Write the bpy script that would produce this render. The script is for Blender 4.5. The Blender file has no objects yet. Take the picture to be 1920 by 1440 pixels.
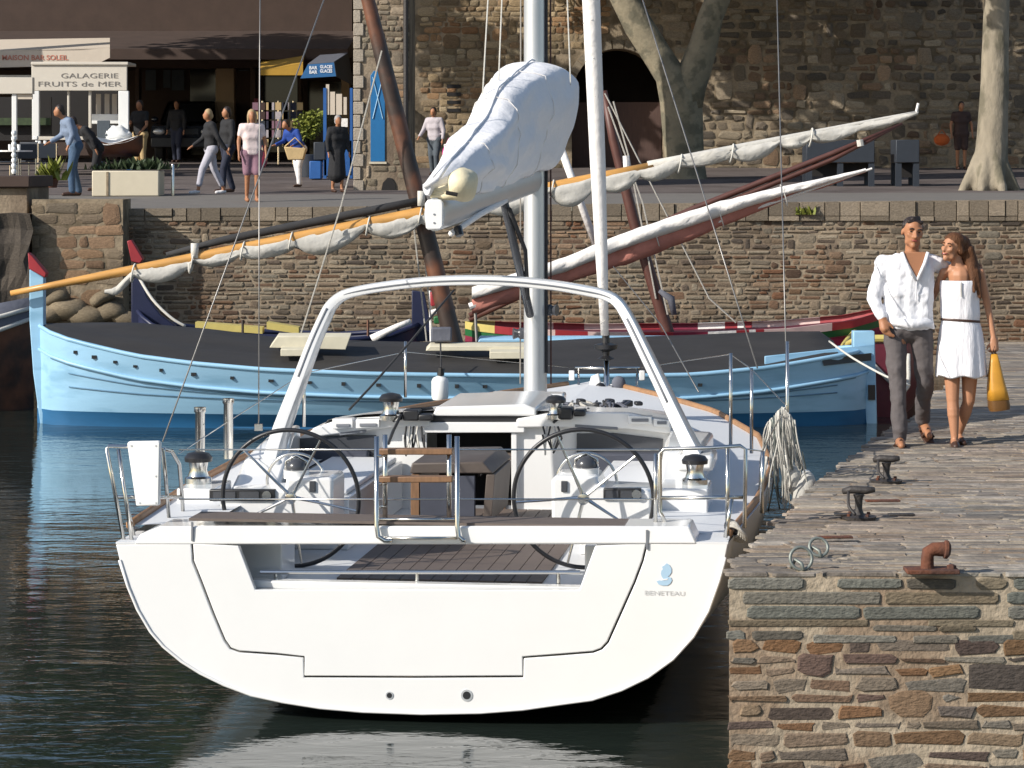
import bpy, bmesh, math, random
from mathutils import Vector, Matrix, noise
V = Vector
SC = bpy.context.scene
COL = SC.collection
random.seed(7)
# ---------------------------------------------------------------- camera, sky, sun, exposure
HC, FOC, CY = 3.37, 5000.0, 300.0           # eye height above the water, focal length and horizon row of the photograph
cam = bpy.data.cameras.new("camera"); cam_o = bpy.data.objects.new("camera", cam); COL.objects.link(cam_o)
cam.sensor_width = 36; cam.lens = FOC / 1920 * 36; cam.shift_y = -(720 - CY) / 1920
cam.clip_start = 0.1; cam.clip_end = 2000
cam_o.location = (0, 0, HC); cam_o.rotation_euler = (math.pi / 2, 0, 0)
SC.camera = cam_o
SUN = V((0.80, 0.46, -0.53)).normalized()     # the way the light travels
world = bpy.data.worlds.new("World"); SC.world = world; world.use_nodes = True
wn = world.node_tree
sky = wn.nodes.new("ShaderNodeTexSky"); sky.sky_type = 'NISHITA'; sky.sun_disc = False
sky.sun_elevation = math.asin(-SUN.z); sky.sun_rotation = math.atan2(-SUN.x, -SUN.y)
bg = wn.nodes["Background"]; bg.inputs[1].default_value = 0.105
wn.links.new(sky.outputs[0], bg.inputs[0])
sl = bpy.data.lights.new("sun", 'SUN'); sl.energy = 4.2; sl.angle = math.radians(0.5); sl.color = (1.0, 0.945, 0.86)
so = bpy.data.objects.new("sun", sl); COL.objects.link(so); so.rotation_euler = SUN.to_track_quat('-Z', 'Y').to_euler()
so.location = (-30, -20, 30)
SC.view_settings.view_transform = 'Standard'; SC.view_settings.look = 'None'
SC.view_settings.gamma = 1; SC.view_settings.use_curve_mapping = False; SC.view_settings.exposure = 0.43

# ---------------------------------------------------------------- helpers
def P(px, py, d):
    return V(((px - 960) / FOC * d, d, HC - (py - CY) / FOC * d))
def X(px, d): return (px - 960) / FOC * d
def Z(py, d): return HC - (py - CY) / FOC * d

def wm(o):
    m = Matrix.Identity(4)
    while o is not None:
        m = o.matrix_basis @ m; o = o.parent
    return m

def thing(name, label, cat, loc=(0, 0, 0), rz=0.0, group=None):
    o = bpy.data.objects.new(name, None); COL.objects.link(o)
    o.location = loc; o.rotation_euler = (0, 0, rz); o.empty_display_size = 0.1
    o["label"] = label; o["category"] = cat
    if group: o["group"] = group
    return o
def tag(o, label, cat, group=None):
    o["label"] = label; o["category"] = cat
    if group: o["group"] = group
    return o

class MB:
    def __init__(self): self.v = []; self.f = []; self.c = []; self.col = None
    def add(self, vs, fs):
        n = len(self.v)
        self.v += [V(p) for p in vs]; self.f += [tuple(i + n for i in f) for f in fs]
        if self.col is not None: self.c += [self.col] * len(fs)
        return self
    def box(self, lo, hi, M=None):
        x0, y0, z0 = lo; x1, y1, z1 = hi
        vs = [V(p) for p in ((x0,y0,z0),(x1,y0,z0),(x1,y1,z0),(x0,y1,z0),(x0,y0,z1),(x1,y0,z1),(x1,y1,z1),(x0,y1,z1))]
        if M is not None: vs = [M @ p for p in vs]
        return self.add(vs, [(0,3,2,1),(4,5,6,7),(0,1,5,4),(1,2,6,5),(2,3,7,6),(3,0,4,7)])
    def tube(self, pts, r, n=8, cap=True, flat=1.0, up=None):
        pts = [V(p) for p in pts]; k = len(pts)
        rs = r if isinstance(r, (list, tuple)) else [r] * k
        vs = []; prev = None
        for i, p in enumerate(pts):
            t = (pts[min(i+1, k-1)] - pts[max(i-1, 0)])
            if t.length < 1e-9: t = V((0,0,1))
            t.normalize()
            if prev is None:
                ref = V(up) if up is not None else (V((0,0,1)) if abs(t.z) < 0.9 else V((0,1,0)))
                a = (ref - t * ref.dot(t)).normalized()
            else:
                a = prev - t * prev.dot(t)
                a = a.normalized() if a.length > 1e-6 else t.orthogonal().normalized()
            prev = a; b = t.cross(a)
            for j in range(n):
                w = 2 * math.pi * j / n
                vs.append(p + a * math.cos(w) * rs[i] + b * math.sin(w) * rs[i] * flat)
        fs = [(i*n+j, i*n+(j+1) % n, (i+1)*n+(j+1) % n, (i+1)*n+j) for i in range(k-1) for j in range(n)]
        if cap: fs += [tuple(range(n-1, -1, -1)), tuple(range((k-1)*n, k*n))]
        return self.add(vs, fs)
    def lathe(self, o, axis, prof, n=16):
        o = V(o); axis = V(axis).normalized(); a = axis.orthogonal().normalized(); b = axis.cross(a)
        vs = []
        for r, h in prof:
            for j in range(n):
                w = 2*math.pi*j/n; vs.append(o + axis*h + (a*math.cos(w) + b*math.sin(w))*r)
        k = len(prof)
        fs = [(i*n+j, i*n+(j+1) % n, (i+1)*n+(j+1) % n, (i+1)*n+j) for i in range(k-1) for j in range(n)]
        fs += [tuple(range(n-1,-1,-1)), tuple(range((k-1)*n, k*n))]
        return self.add(vs, fs)
    def ell(self, c, r, R=None, nu=12, nv=8):
        c = V(c); vs = []; 
        for i in range(1, nv):
            th = math.pi*i/nv
            for j in range(nu):
                w = 2*math.pi*j/nu
                p = V((r[0]*math.sin(th)*math.cos(w), r[1]*math.sin(th)*math.sin(w), r[2]*math.cos(th)))
                vs.append(c + (R @ p if R is not None else p))
        t = V((0,0,r[2])); vs += [c + (R @ t if R is not None else t), c - (R @ t if R is not None else t)]
        top = (nv-1)*nu; fs = []
        for i in range(nv-2):
            for j in range(nu): fs.append((i*nu+j, (i+1)*nu+j, (i+1)*nu+(j+1) % nu, i*nu+(j+1) % nu))
        for j in range(nu):
            fs.append((top, j, (j+1) % nu)); fs.append((top+1, (nv-2)*nu+(j+1) % nu, (nv-2)*nu+j))
        return self.add(vs, fs)
    def caps(self, p0, p1, r0, r1, n=10):
        p0 = V(p0); p1 = V(p1); ax = p1 - p0; L = ax.length
        if L < 1e-6: return self.ell(p0, (r0,)*3)
        prof = [(r0*math.sin(t), -r0*math.cos(t)) for t in (0.15, 0.5, 0.95, 1.35)] + [(r1*math.cos(t), L + r1*math.sin(t)) for t in (0.2, 0.6, 1.05, 1.42)]
        return self.lathe(p0, ax, prof, n)
    def prism(self, poly, off):
        off = V(off); n = len(poly); p = [V(q) for q in poly]
        return self.add(p + [q + off for q in p], [tuple(range(n)), tuple(range(2*n-1, n-1, -1))] + [(i, n+i, n+(i+1) % n, (i+1) % n) for i in range(n)])
    def grid(self, rows, closed=False):
        k = len(rows); n = len(rows[0]); vs = [p for r in rows for p in r]
        m = n if closed else n-1
        return self.add(vs, [(i*n+j, i*n+(j+1) % n, (i+1)*n+(j+1) % n, (i+1)*n+j) for i in range(k-1) for j in range(m)])
    def torus(self, c, nrm, R, r, nR=48, nr=8):
        c = V(c); nrm = V(nrm).normalized(); a = nrm.orthogonal().normalized(); b = nrm.cross(a)
        pts = [c + (a*math.cos(2*math.pi*i/nR) + b*math.sin(2*math.pi*i/nR))*R for i in range(nR)]
        vs = []
        for i, p in enumerate(pts):
            o = (p - c).normalized()
            for j in range(nr):
                w = 2*math.pi*j/nr; vs.append(p + o*math.cos(w)*r + nrm*math.sin(w)*r)
        return self.add(vs, [(i*nr+j, ((i+1) % nR)*nr+j, ((i+1) % nR)*nr+(j+1) % nr, i*nr+(j+1) % nr) for i in range(nR) for j in range(nr)])
    def build(self, name, m, parent=None, smooth=False, bevel=0, kind=None, subs=0, fix=True, solid=0):
        me = bpy.data.meshes.new(name)
        vs = self.v
        if parent is not None:
            inv = wm(parent).inverted(); vs = [inv @ p for p in vs]
        me.from_pydata([tuple(p) for p in vs], [], self.f)
        if self.c:
            at = me.color_attributes.new("tint", 'FLOAT_COLOR', 'CORNER')
            k = 0
            for poly in me.polygons:
                cc = self.c[poly.index]
                for _ in range(poly.loop_total):
                    at.data[k].color = (cc[0], cc[1], cc[2], 1); k += 1
        if fix:
            bm = bmesh.new(); bm.from_mesh(me); bmesh.ops.recalc_face_normals(bm, faces=bm.faces); bm.to_mesh(me); bm.free()
        if smooth:
            for p in me.polygons: p.use_smooth = True
            if smooth != 'all': me.set_sharp_from_angle(angle=math.radians(40))
        if m is not None: me.materials.append(m)
        o = bpy.data.objects.new(name, me); COL.objects.link(o)
        if parent is not None: o.parent = parent
        if bevel:
            b = o.modifiers.new("bevel", 'BEVEL'); b.width = bevel; b.segments = 2; b.limit_method = 'ANGLE'; b.angle_limit = math.radians(35)
            for p in me.polygons: p.use_smooth = True
            me.set_sharp_from_angle(angle=math.radians(60))
        if solid:
            s = o.modifiers.new("solid", 'SOLIDIFY'); s.thickness = solid; s.offset = 0
        if subs:
            s = o.modifiers.new("subs", 'SUBSURF'); s.levels = subs; s.render_levels = subs
        if kind: o["kind"] = kind
        return o

def blob(name, prims, vox, m, parent, smooth=3):
    """one continuous skin grown over tapered capsules and ellipsoids"""
    mb = MB()
    for q in prims:
        if q[0] == 'e': mb.ell(q[1], q[2], q[3] if len(q) > 3 else None, 14, 10)
        else: mb.caps(*q)
    o = mb.build(name, m, parent, smooth='all')
    r = o.modifiers.new("remesh", 'REMESH'); r.mode = 'VOXEL'; r.voxel_size = vox; r.use_smooth_shade = True
    s = o.modifiers.new("smooth", 'SMOOTH'); s.iterations = smooth; s.factor = 0.5
    return o

def text(body, m, parent, c, w, h, right=(1,0,0), up=(0,0,1), name="lettering", depth=0.004, bold=0.0):
    cu = bpy.data.curves.new("t", 'FONT'); cu.body = body; cu.extrude = 0.0; cu.resolution_u = 3; cu.offset = bold
    to = bpy.data.objects.new("t", cu)
    me = bpy.data.meshes.new_from_object(to)
    xs = [v.co.x for v in me.vertices]; ys = [v.co.y for v in me.vertices]
    x0, x1, y0, y1 = min(xs), max(xs), min(ys), max(ys)
    right = V(right).normalized(); up = V(up).normalized(); c = V(c)
    mb = MB()
    n = right.cross(up)
    mb.v = [c + right*((v.co.x-(x0+x1)/2)/(x1-x0)*w) + up*((v.co.y-(y0+y1)/2)/(y1-y0)*h) for v in me.vertices]
    mb.f = [tuple(p.vertices) for p in me.polygons]
    bpy.data.objects.remove(to)
    return mb.build(name, m, parent)

# ---------------------------------------------------------------- materials
def nd(nt, t, **kw):
    n = nt.nodes.new(t)
    for k, v in kw.items(): setattr(n, k, v)
    return n
def mat(name, c, rough=0.5, metal=0.0, var=0.12, scale=6.0, bump=0.0, bscale=40.0, spec=0.5, stretch=(1,1,1), coat=0.0, sheen=0.0, c2=None, mixs=3.0, tint=False, thr=(0.45, 0.6)):
    m = bpy.data.materials.new(name); m.use_nodes = True
    nt = m.node_tree; b = nt.nodes["Principled BSDF"]
    b.inputs["Roughness"].default_value = rough; b.inputs["Metallic"].default_value = metal
    b.inputs["Specular IOR Level"].default_value = spec; b.inputs["Coat Weight"].default_value = coat
    b.inputs["Coat Roughness"].default_value = 0.08; b.inputs["Sheen Weight"].default_value = sheen
    tc = nd(nt, "ShaderNodeTexCoord"); mp = nd(nt, "ShaderNodeMapping"); mp.inputs["Scale"].default_value = stretch
    nt.links.new(tc.outputs["Object"], mp.inputs["Vector"])
    n1 = nd(nt, "ShaderNodeTexNoise"); n1.inputs["Scale"].default_value = scale; n1.inputs["Detail"].default_value = 6; n1.inputs["Roughness"].default_value = 0.62
    nt.links.new(mp.outputs[0], n1.inputs["Vector"])
    rm = nd(nt, "ShaderNodeMapRange"); rm.inputs[1].default_value = 0.25; rm.inputs[2].default_value = 0.75
    rm.inputs[3].default_value = 1 - var; rm.inputs[4].default_value = 1 + var
    nt.links.new(n1.outputs["Fac"], rm.inputs[0])
    mul = nd(nt, "ShaderNodeMix", data_type='RGBA', blend_type='MULTIPLY'); mul.inputs[0].default_value = 1
    src = None
    if tint:
        at = nd(nt, "ShaderNodeAttribute"); at.attribute_name = "tint"; src = at.outputs["Color"]
    if c2 is not None:
        n3 = nd(nt, "ShaderNodeTexNoise"); n3.inputs["Scale"].default_value = mixs; n3.inputs["Detail"].default_value = 5
        nt.links.new(mp.outputs[0], n3.inputs["Vector"])
        rr = nd(nt, "ShaderNodeMapRange", interpolation_type='SMOOTHSTEP'); rr.inputs[1].default_value = thr[0]; rr.inputs[2].default_value = thr[1]
        nt.links.new(n3.outputs["Fac"], rr.inputs[0])
        mx = nd(nt, "ShaderNodeMix", data_type='RGBA'); mx.inputs[6].default_value = (*c, 1); mx.inputs[7].default_value = (*c2, 1)
        if src is not None: nt.links.new(src, mx.inputs[6])
        nt.links.new(rr.outputs[0], mx.inputs[0]); src = mx.outputs[2]
    if src is not None: nt.links.new(src, mul.inputs[6])
    else: mul.inputs[6].default_value = (*c, 1)
    nt.links.new(rm.outputs[0], mul.inputs[7]); nt.links.new(mul.outputs[2], b.inputs["Base Color"])
    if bump:
        n2 = nd(nt, "ShaderNodeTexNoise"); n2.inputs["Scale"].default_value = bscale; n2.inputs["Detail"].default_value = 5
        nt.links.new(mp.outputs[0], n2.inputs["Vector"])
        bp = nd(nt, "ShaderNodeBump"); bp.inputs["Strength"].default_value = 1.0; bp.inputs["Distance"].default_value = bump
        nt.links.new(n2.outputs["Fac"], bp.inputs["Height"]); nt.links.new(bp.outputs[0], b.inputs["Normal"])
    return m

M = {}
M['gel'] = mat("white gelcoat", (0.745,0.745,0.735), 0.2, var=0.025, scale=2, coat=0.3)
M['gel2'] = mat("non slip deck", (0.66,0.67,0.68), 0.55, var=0.03, scale=30)
M['liner'] = mat("grey liner", (0.16,0.17,0.19), 0.6, var=0.05)
M['steel'] = mat("stainless steel", (0.62,0.61,0.58), 0.18, 1.0, var=0.05)
M['alu'] = mat("anodised aluminium", (0.60,0.61,0.62), 0.36, 0.55, var=0.04, scale=3)
M['white'] = mat("white paint", (0.80,0.80,0.78), 0.4, var=0.03)
M['black'] = mat("black plastic", (0.018,0.018,0.02), 0.38, var=0.1)
M['darkgrey'] = mat("dark smoked window", (0.055,0.058,0.066), 0.25, var=0.06)
M['navyfab'] = mat("dark cushion", (0.05,0.055,0.075), 0.8, var=0.1)
M['teak'] = mat("weathered teak", (0.125,0.098,0.083), 0.65, var=0.22, scale=14, stretch=(1,8,8))
M['teakr'] = mat("warm teak rail", (0.30,0.16,0.075), 0.55, var=0.25, scale=10)
M['wood'] = mat("varnished wood", (0.21,0.115,0.06), 0.45, var=0.25, scale=9, stretch=(6,6,1))
M['dkwood'] = mat("dark table top", (0.085,0.066,0.055), 0.55, var=0.2)
M['sailcov'] = mat("white sail cover cloth", (0.74,0.74,0.76), 0.75, var=0.03, scale=4, bump=0.028, bscale=5.5, sheen=0.1)
M['cream'] = mat("cream sailcloth", (0.70,0.62,0.42), 0.75, var=0.1, scale=8, bump=0.006, bscale=20)
M['rope'] = mat("grey rope", (0.40,0.38,0.34), 0.9, var=0.35, scale=60, bump=0.004, bscale=150)
M['ropew'] = mat("pale rope", (0.55,0.53,0.48), 0.9, var=0.2, scale=60)
M['roped'] = mat("dark rope", (0.03,0.03,0.032), 0.9, var=0.2)
M['wire'] = mat("rigging wire", (0.22,0.21,0.20), 0.35, 0.6)
M['ltblue'] = mat("light blue paint", (0.285,0.50,0.68), 0.42, var=0.10, scale=1.6, bump=0.004, bscale=3, stretch=(0.4,1,2.5), c2=(0.20,0.385,0.54), mixs=2.2, thr=(0.5,0.72))
M['royal'] = mat("royal blue antifouling", (0.015,0.11,0.25), 0.5, var=0.2, scale=2, stretch=(0.3,1,2))
M['tarp'] = mat("black tarpaulin", (0.030,0.028,0.027), 0.62, var=0.25, scale=3, bump=0.02, bscale=3, stretch=(0.35,1,2))
M['red'] = mat("red paint", (0.29,0.022,0.03), 0.5, var=0.15)
M['navy'] = mat("navy paint", (0.012,0.016,0.05), 0.45, var=0.15)
M['green'] = mat("green paint", (0.012,0.11,0.03), 0.5, var=0.15)
M['crimson'] = mat("crimson paint", (0.20,0.018,0.045), 0.5, var=0.15)
M['maroon'] = mat("maroon paint", (0.11,0.012,0.025), 0.5, var=0.2)
M['pinkw'] = mat("pinkish white paint", (0.62,0.45,0.42), 0.5, var=0.1)
M['yellow'] = mat("pale yellow paint", (0.55,0.45,0.14), 0.5, var=0.1)
M['plank'] = mat("cream painted plank", (0.56,0.52,0.40), 0.6, var=0.1)
M['spar'] = mat("varnished pine spar", (0.52,0.27,0.075), 0.38, var=0.22, scale=5, stretch=(0.4,3,3))
M['mast'] = mat("dark brown mast", (0.035,0.022,0.017), 0.5, var=0.45, scale=3, c2=(0.13,0.05,0.025), mixs=1.2)
M['redspar'] = mat("red brown spar", (0.085,0.032,0.024), 0.5, var=0.25)
M['canvas'] = mat("old white canvas", (0.46,0.445,0.41), 0.85, var=0.12, scale=7, bump=0.01, bscale=14)
M['canvasw'] = mat("clean white canvas", (0.78,0.75,0.72), 0.8, var=0.06, scale=7, bump=0.01, bscale=14)
M['salmon'] = mat("salmon red canvas", (0.46,0.185,0.145), 0.85, var=0.15, scale=6, bump=0.01, bscale=14)
M['greycan'] = mat("grey canvas", (0.10,0.105,0.13), 0.85, var=0.15, bump=0.01, bscale=10)
M['stone'] = mat("schist stone", (0.2,0.16,0.12), 0.88, var=0.34, scale=22, bump=0.010, bscale=38, spec=0.25, tint=True, stretch=(1,1,2.2))
M['stonet'] = mat("paving schist", (0.2,0.16,0.12), 0.85, var=0.34, scale=11, bump=0.012, bscale=26, spec=0.3, tint=True, stretch=(0.8,1.6,1), c2=(0.15,0.13,0.11), mixs=5.0, thr=(0.5,0.7))
M['mortar'] = mat("pale lime mortar", (0.37,0.305,0.225), 0.95, var=0.25, scale=12, bump=0.012, bscale=30, spec=0.1, c2=(0.27,0.20,0.14), mixs=2.0)
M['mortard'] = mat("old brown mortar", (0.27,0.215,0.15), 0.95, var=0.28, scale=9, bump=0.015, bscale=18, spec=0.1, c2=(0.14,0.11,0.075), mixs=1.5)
M['mortarw'] = mat("wall mortar", (0.27,0.215,0.155), 0.95, var=0.28, scale=9, bump=0.012, bscale=22, spec=0.1, c2=(0.17,0.13,0.095), mixs=1.1)
M['asph'] = mat("street asphalt", (0.125,0.105,0.098), 0.9, var=0.25, scale=3, bump=0.004, bscale=60, spec=0.2, c2=(0.095,0.078,0.073), mixs=0.4)
M['pave'] = mat("quay pavement", (0.165,0.152,0.138), 0.9, var=0.2, scale=5, bump=0.004, bscale=60, spec=0.2, stretch=(0.5,2,1))
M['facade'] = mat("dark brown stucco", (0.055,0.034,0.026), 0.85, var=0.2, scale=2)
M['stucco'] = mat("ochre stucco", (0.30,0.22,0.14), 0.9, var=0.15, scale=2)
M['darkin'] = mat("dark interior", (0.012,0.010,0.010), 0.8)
M['glass'] = mat("dark window glass", (0.012,0.014,0.016), 0.08, spec=0.6)
M['bluedoor'] = mat("bright blue shutter", (0.012,0.135,0.33), 0.5, var=0.08)
M['bluepaint'] = mat("mid blue paint", (0.02,0.10,0.32), 0.5, var=0.12)
M['yellawn'] = mat("mustard awning", (0.42,0.24,0.03), 0.8, var=0.1)
M['blueawn'] = mat("blue awning", (0.02,0.12,0.30), 0.7, var=0.08)
M['letter'] = mat("white lettering", (0.75,0.78,0.82), 0.6)
M['lettgrey'] = mat("grey lettering", (0.17,0.155,0.14), 0.6)
M['lettred'] = mat("faded red lettering", (0.50,0.19,0.13), 0.7)
M['awncream'] = mat("cream awning", (0.58,0.50,0.41), 0.8, var=0.05)
M['kiosk'] = mat("kiosk white", (0.60,0.55,0.47), 0.6, var=0.04)
M['planter'] = mat("cream planter", (0.56,0.50,0.38), 0.7, var=0.05)
M['bark'] = mat("plane tree bark", (0.235,0.20,0.135), 0.9, var=0.2, scale=4, bump=0.02, bscale=9, c2=(0.14,0.125,0.085), mixs=3.0, thr=(0.48,0.6))
M['bark2'] = mat("pale plane bark", (0.25,0.215,0.16), 0.9, var=0.28, scale=5, bump=0.03, bscale=8, c2=(0.13,0.115,0.08), mixs=2.6, stretch=(1,1,0.45), thr=(0.48,0.6))
M['leaf'] = mat("plane leaves", (0.055,0.085,0.022), 0.6, var=0.4, scale=3)
M['shrub'] = mat("dark shrub leaves", (0.03,0.05,0.018), 0.7, var=0.4, scale=9)
M['lime'] = mat("yellow green leaves", (0.17,0.19,0.025), 0.7, var=0.3, scale=9)
M['carpaint'] = mat("blue black car paint", (0.010,0.013,0.022), 0.16, coat=0.5)
M['rubber'] = mat("black rubber", (0.02,0.02,0.02), 0.8)
M['steelblue'] = mat("blue grey steel darkened for shade", (0.024,0.030,0.041), 0.55, var=0.12)  # colour lowered to carry the shade over the right-hand stands
M['iron'] = mat("dark cast iron", (0.035,0.03,0.028), 0.6, var=0.3, bump=0.006, bscale=40)
M['rust'] = mat("rusty iron", (0.125,0.042,0.02), 0.85, var=0.35, scale=18, bump=0.008, bscale=40, c2=(0.07,0.03,0.02), mixs=9)
M['greyring'] = mat("galvanised ring", (0.20,0.22,0.20), 0.5, 0.4, var=0.2)
M['skin'] = mat("tanned skin", (0.36,0.165,0.085), 0.5, var=0.06, spec=0.35)
M['skin2'] = mat("lightly tanned skin", (0.42,0.205,0.115), 0.5, var=0.06, spec=0.35)
M['shirt'] = mat("white cotton", (0.76,0.76,0.79), 0.85, var=0.03, bump=0.016, bscale=9, stretch=(1.5,1,0.8), sheen=0.2)
M['dress'] = mat("white dress cloth", (0.78,0.77,0.80), 0.85, var=0.03, bump=0.014, bscale=11, stretch=(2.2,1,0.5), sheen=0.2)
M['trous'] = mat("grey brown trousers", (0.098,0.085,0.085), 0.85, var=0.12, bump=0.010, bscale=12)
M['hairdk'] = mat("dark brown hair", (0.022,0.013,0.009), 0.5, var=0.3, scale=30, bump=0.006, bscale=60)
M['hairbr'] = mat("brown hair", (0.10,0.042,0.018), 0.65, spec=0.25, var=0.35, scale=26, bump=0.008, bscale=50, stretch=(3,3,0.5))
M['hairbl'] = mat("blond hair", (0.36,0.25,0.13), 0.6, var=0.25)
M['hairgr'] = mat("grey hair", (0.30,0.28,0.27), 0.7, var=0.2)
M['lip'] = mat("lips", (0.30,0.07,0.055), 0.4)
M['eye'] = mat("eye", (0.02,0.015,0.012), 0.2)
M['leather'] = mat("brown leather", (0.055,0.025,0.015), 0.5, var=0.2)
M['ochre'] = mat("ochre yellow leather bag", (0.52,0.25,0.025), 0.45, var=0.15, scale=6)
M['ochred'] = mat("brown bag base", (0.13,0.06,0.015), 0.5)
for k, c in dict(clothblack=(0.012,0.012,0.014), clothnavy=(0.016,0.02,0.04), denim=(0.045,0.085,0.15), ltdenim=(0.17,0.22,0.31), capri=(0.40,0.39,0.44), pinktop=(0.68,0.56,0.54), mauve=(0.22,0.12,0.16), royalshirt=(0.012,0.05,0.26), clothwhite=(0.68,0.66,0.66), lilac=(0.42,0.38,0.40), brownsh=(0.055,0.03,0.025), greyjean=(0.07,0.085,0.10), pinkbag=(0.55,0.05,0.22), orange=(0.45,0.09,0.015), wicker=(0.50,0.36,0.18)).items():
    M[k] = mat("cloth " + k, c, 0.85, var=0.12, bump=0.006, bscale=20)
M['logo'] = mat("pale blue emblem", (0.36,0.52,0.66), 0.4, var=0.03)
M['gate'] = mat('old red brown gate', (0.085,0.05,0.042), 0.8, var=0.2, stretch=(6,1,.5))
M['seam'] = mat('dark blue seam', (0.09,0.19,0.29), 0.6)
M['logot'] = mat("pale grey wordmark", (0.52,0.53,0.53), 0.4, var=0.03)

def water_mat():
    m = bpy.data.materials.new("harbour water"); m.use_nodes = True
    nt = m.node_tree; b = nt.nodes["Principled BSDF"]
    b.inputs["Base Color"].default_value = (0.014, 0.020, 0.017, 1); b.inputs["Roughness"].default_value = 0.03
    b.inputs["IOR"].default_value = 1.6
    tc = nd(nt, "ShaderNodeTexCoord"); mp = nd(nt, "ShaderNodeMapping"); mp.inputs["Scale"].default_value = (0.6, 1.3, 1)
    nt.links.new(tc.outputs["Object"], mp.inputs[0])
    prev = None
    for sc, amp, det in ((1.3, 0.016, 2), (4.5, 0.0090, 3), (13.0, 0.0022, 3)):
        n = nd(nt, "ShaderNodeTexNoise"); n.inputs["Scale"].default_value = sc; n.inputs["Detail"].default_value = det; n.inputs["Distortion"].default_value = 0.4
        nt.links.new(mp.outputs[0], n.inputs["Vector"])
        mu = nd(nt, "ShaderNodeMath", operation='MULTIPLY'); mu.inputs[1].default_value = amp
        nt.links.new(n.outputs["Fac"], mu.inputs[0])
        if prev is None: prev = mu.outputs[0]
        else:
            ad = nd(nt, "ShaderNodeMath", operation='ADD'); nt.links.new(prev, ad.inputs[0]); nt.links.new(mu.outputs[0], ad.inputs[1]); prev = ad.outputs[0]
    # calmer water in the lee of the moored boats, breezier patches in the open
    cn = nd(nt, "ShaderNodeTexNoise"); cn.inputs["Scale"].default_value = 0.16; cn.inputs["Detail"].default_value = 2
    nt.links.new(tc.outputs["Object"], cn.inputs["Vector"])
    cr = nd(nt, "ShaderNodeMapRange"); cr.inputs[1].default_value = 0.35; cr.inputs[2].default_value = 0.65; cr.inputs[3].default_value = 0.35; cr.inputs[4].default_value = 1.15
    nt.links.new(cn.outputs["Fac"], cr.inputs[0])
    bp = nd(nt, "ShaderNodeBump"); bp.inputs["Distance"].default_value = 1.0
    nt.links.new(cr.outputs[0], bp.inputs["Strength"])
    nt.links.new(prev, bp.inputs["Height"]); nt.links.new(bp.outputs[0], b.inputs["Normal"])
    return m
M['water'] = water_mat()

# ---------------------------------------------------------------- ground, water
def lerp(a, b, t): return a + (b - a) * t
def curve(tab, x):
    if x <= tab[0][0]: return tab[0][1]
    for (x0, y0), (x1, y1) in zip(tab, tab[1:]):
        if x <= x1: return lerp(y0, y1, (x - x0) / (x1 - x0))
    return tab[-1][1]

WL = -0.04
wtr = MB().add([(-220, -60, WL), (220, -60, WL), (220, 46, WL), (-220, 46, WL)], [(0, 1, 2, 3)]).build("water", M['water'], kind="structure")
bed = MB().add([(-220, -60, -2.5), (220, -60, -2.5), (220, 46, -2.5), (-220, 46, -2.5)], [(0, 1, 2, 3)]).build("harbour_bed", M['mortard'], kind="structure")

WALLD = 44.0
def street_z(x, d):
    t = max(0.0, min(1.0, (x + 8.4) / 16.8)); k = max(0.0, 1 - (d - WALLD) / 9.0)
    return 2.53 + 0.0265 * (d - WALLD) + 0.17 * t * k
def sheet(x0, x1, nx, d0, d1, ny, dz):
    return [[V((lerp(x0, x1, i / nx), lerp(d0, d1, j / ny), street_z(lerp(x0, x1, i / nx), lerp(d0, d1, j / ny)) + dz)) for i in range(nx + 1)] for j in range(ny + 1)]
MB().grid(sheet(-60, 60, 60, WALLD + 0.02, 220, 40, 0)).build("street", M['asph'], kind="structure")
MB().grid(sheet(-24, 24, 40, WALLD + 0.3, WALLD + 6.4, 6, 0.006)).build("pavement", M['pave'], kind="structure")

# ---------------------------------------------------------------- stone laying
def stone_into(mb, pos, u0, u1, v0, v1, h, col, jit, bev=0.25):
    """one stone: an eight sided irregular outline with a rounded-off face, laid proud of the joint"""
    w, t = u1 - u0, v1 - v0
    cu, cv = min(0.28*w, 0.5*t) * random.uniform(0.3, 1), 0.28 * t * random.uniform(0.4, 1)
    pts = [(u0+cu, v0), (u1-cu, v0), (u1, v0+cv), (u1, v1-cv), (u1-cu, v1), (u0+cu, v1), (u0, v1-cv), (u0, v0+cv)]
    pts = [(a + random.uniform(-jit, jit), b + random.uniform(-jit, jit)) for a, b in pts]
    mu, mv = (u0+u1)/2, (v0+v1)/2
    e = bev * min(w, t)
    ring = [[(a, b) for a, b in pts], [(a, b) for a, b in pts], []]
    for a, b in pts:
        da, db = mu - a, mv - b
        ring[2].append((a + max(-e, min(e, da)), b + max(-e, min(e, db))))
    vs = [pos(a, b, -0.02) for a, b in ring[0]] + [pos(a, b, h*0.55) for a, b in ring[1]] + [pos(a, b, h + random.uniform(-.1,.1)*h) for a, b in ring[2]]
    mb.col = col
    fs = []
    for r in range(2):
        for j in range(8): fs.append((r*8+j, r*8+(j+1) % 8, (r+1)*8+(j+1) % 8, (r+1)*8+j))
    fs.append(tuple(range(16, 24)))
    mb.add(vs, fs)

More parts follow.
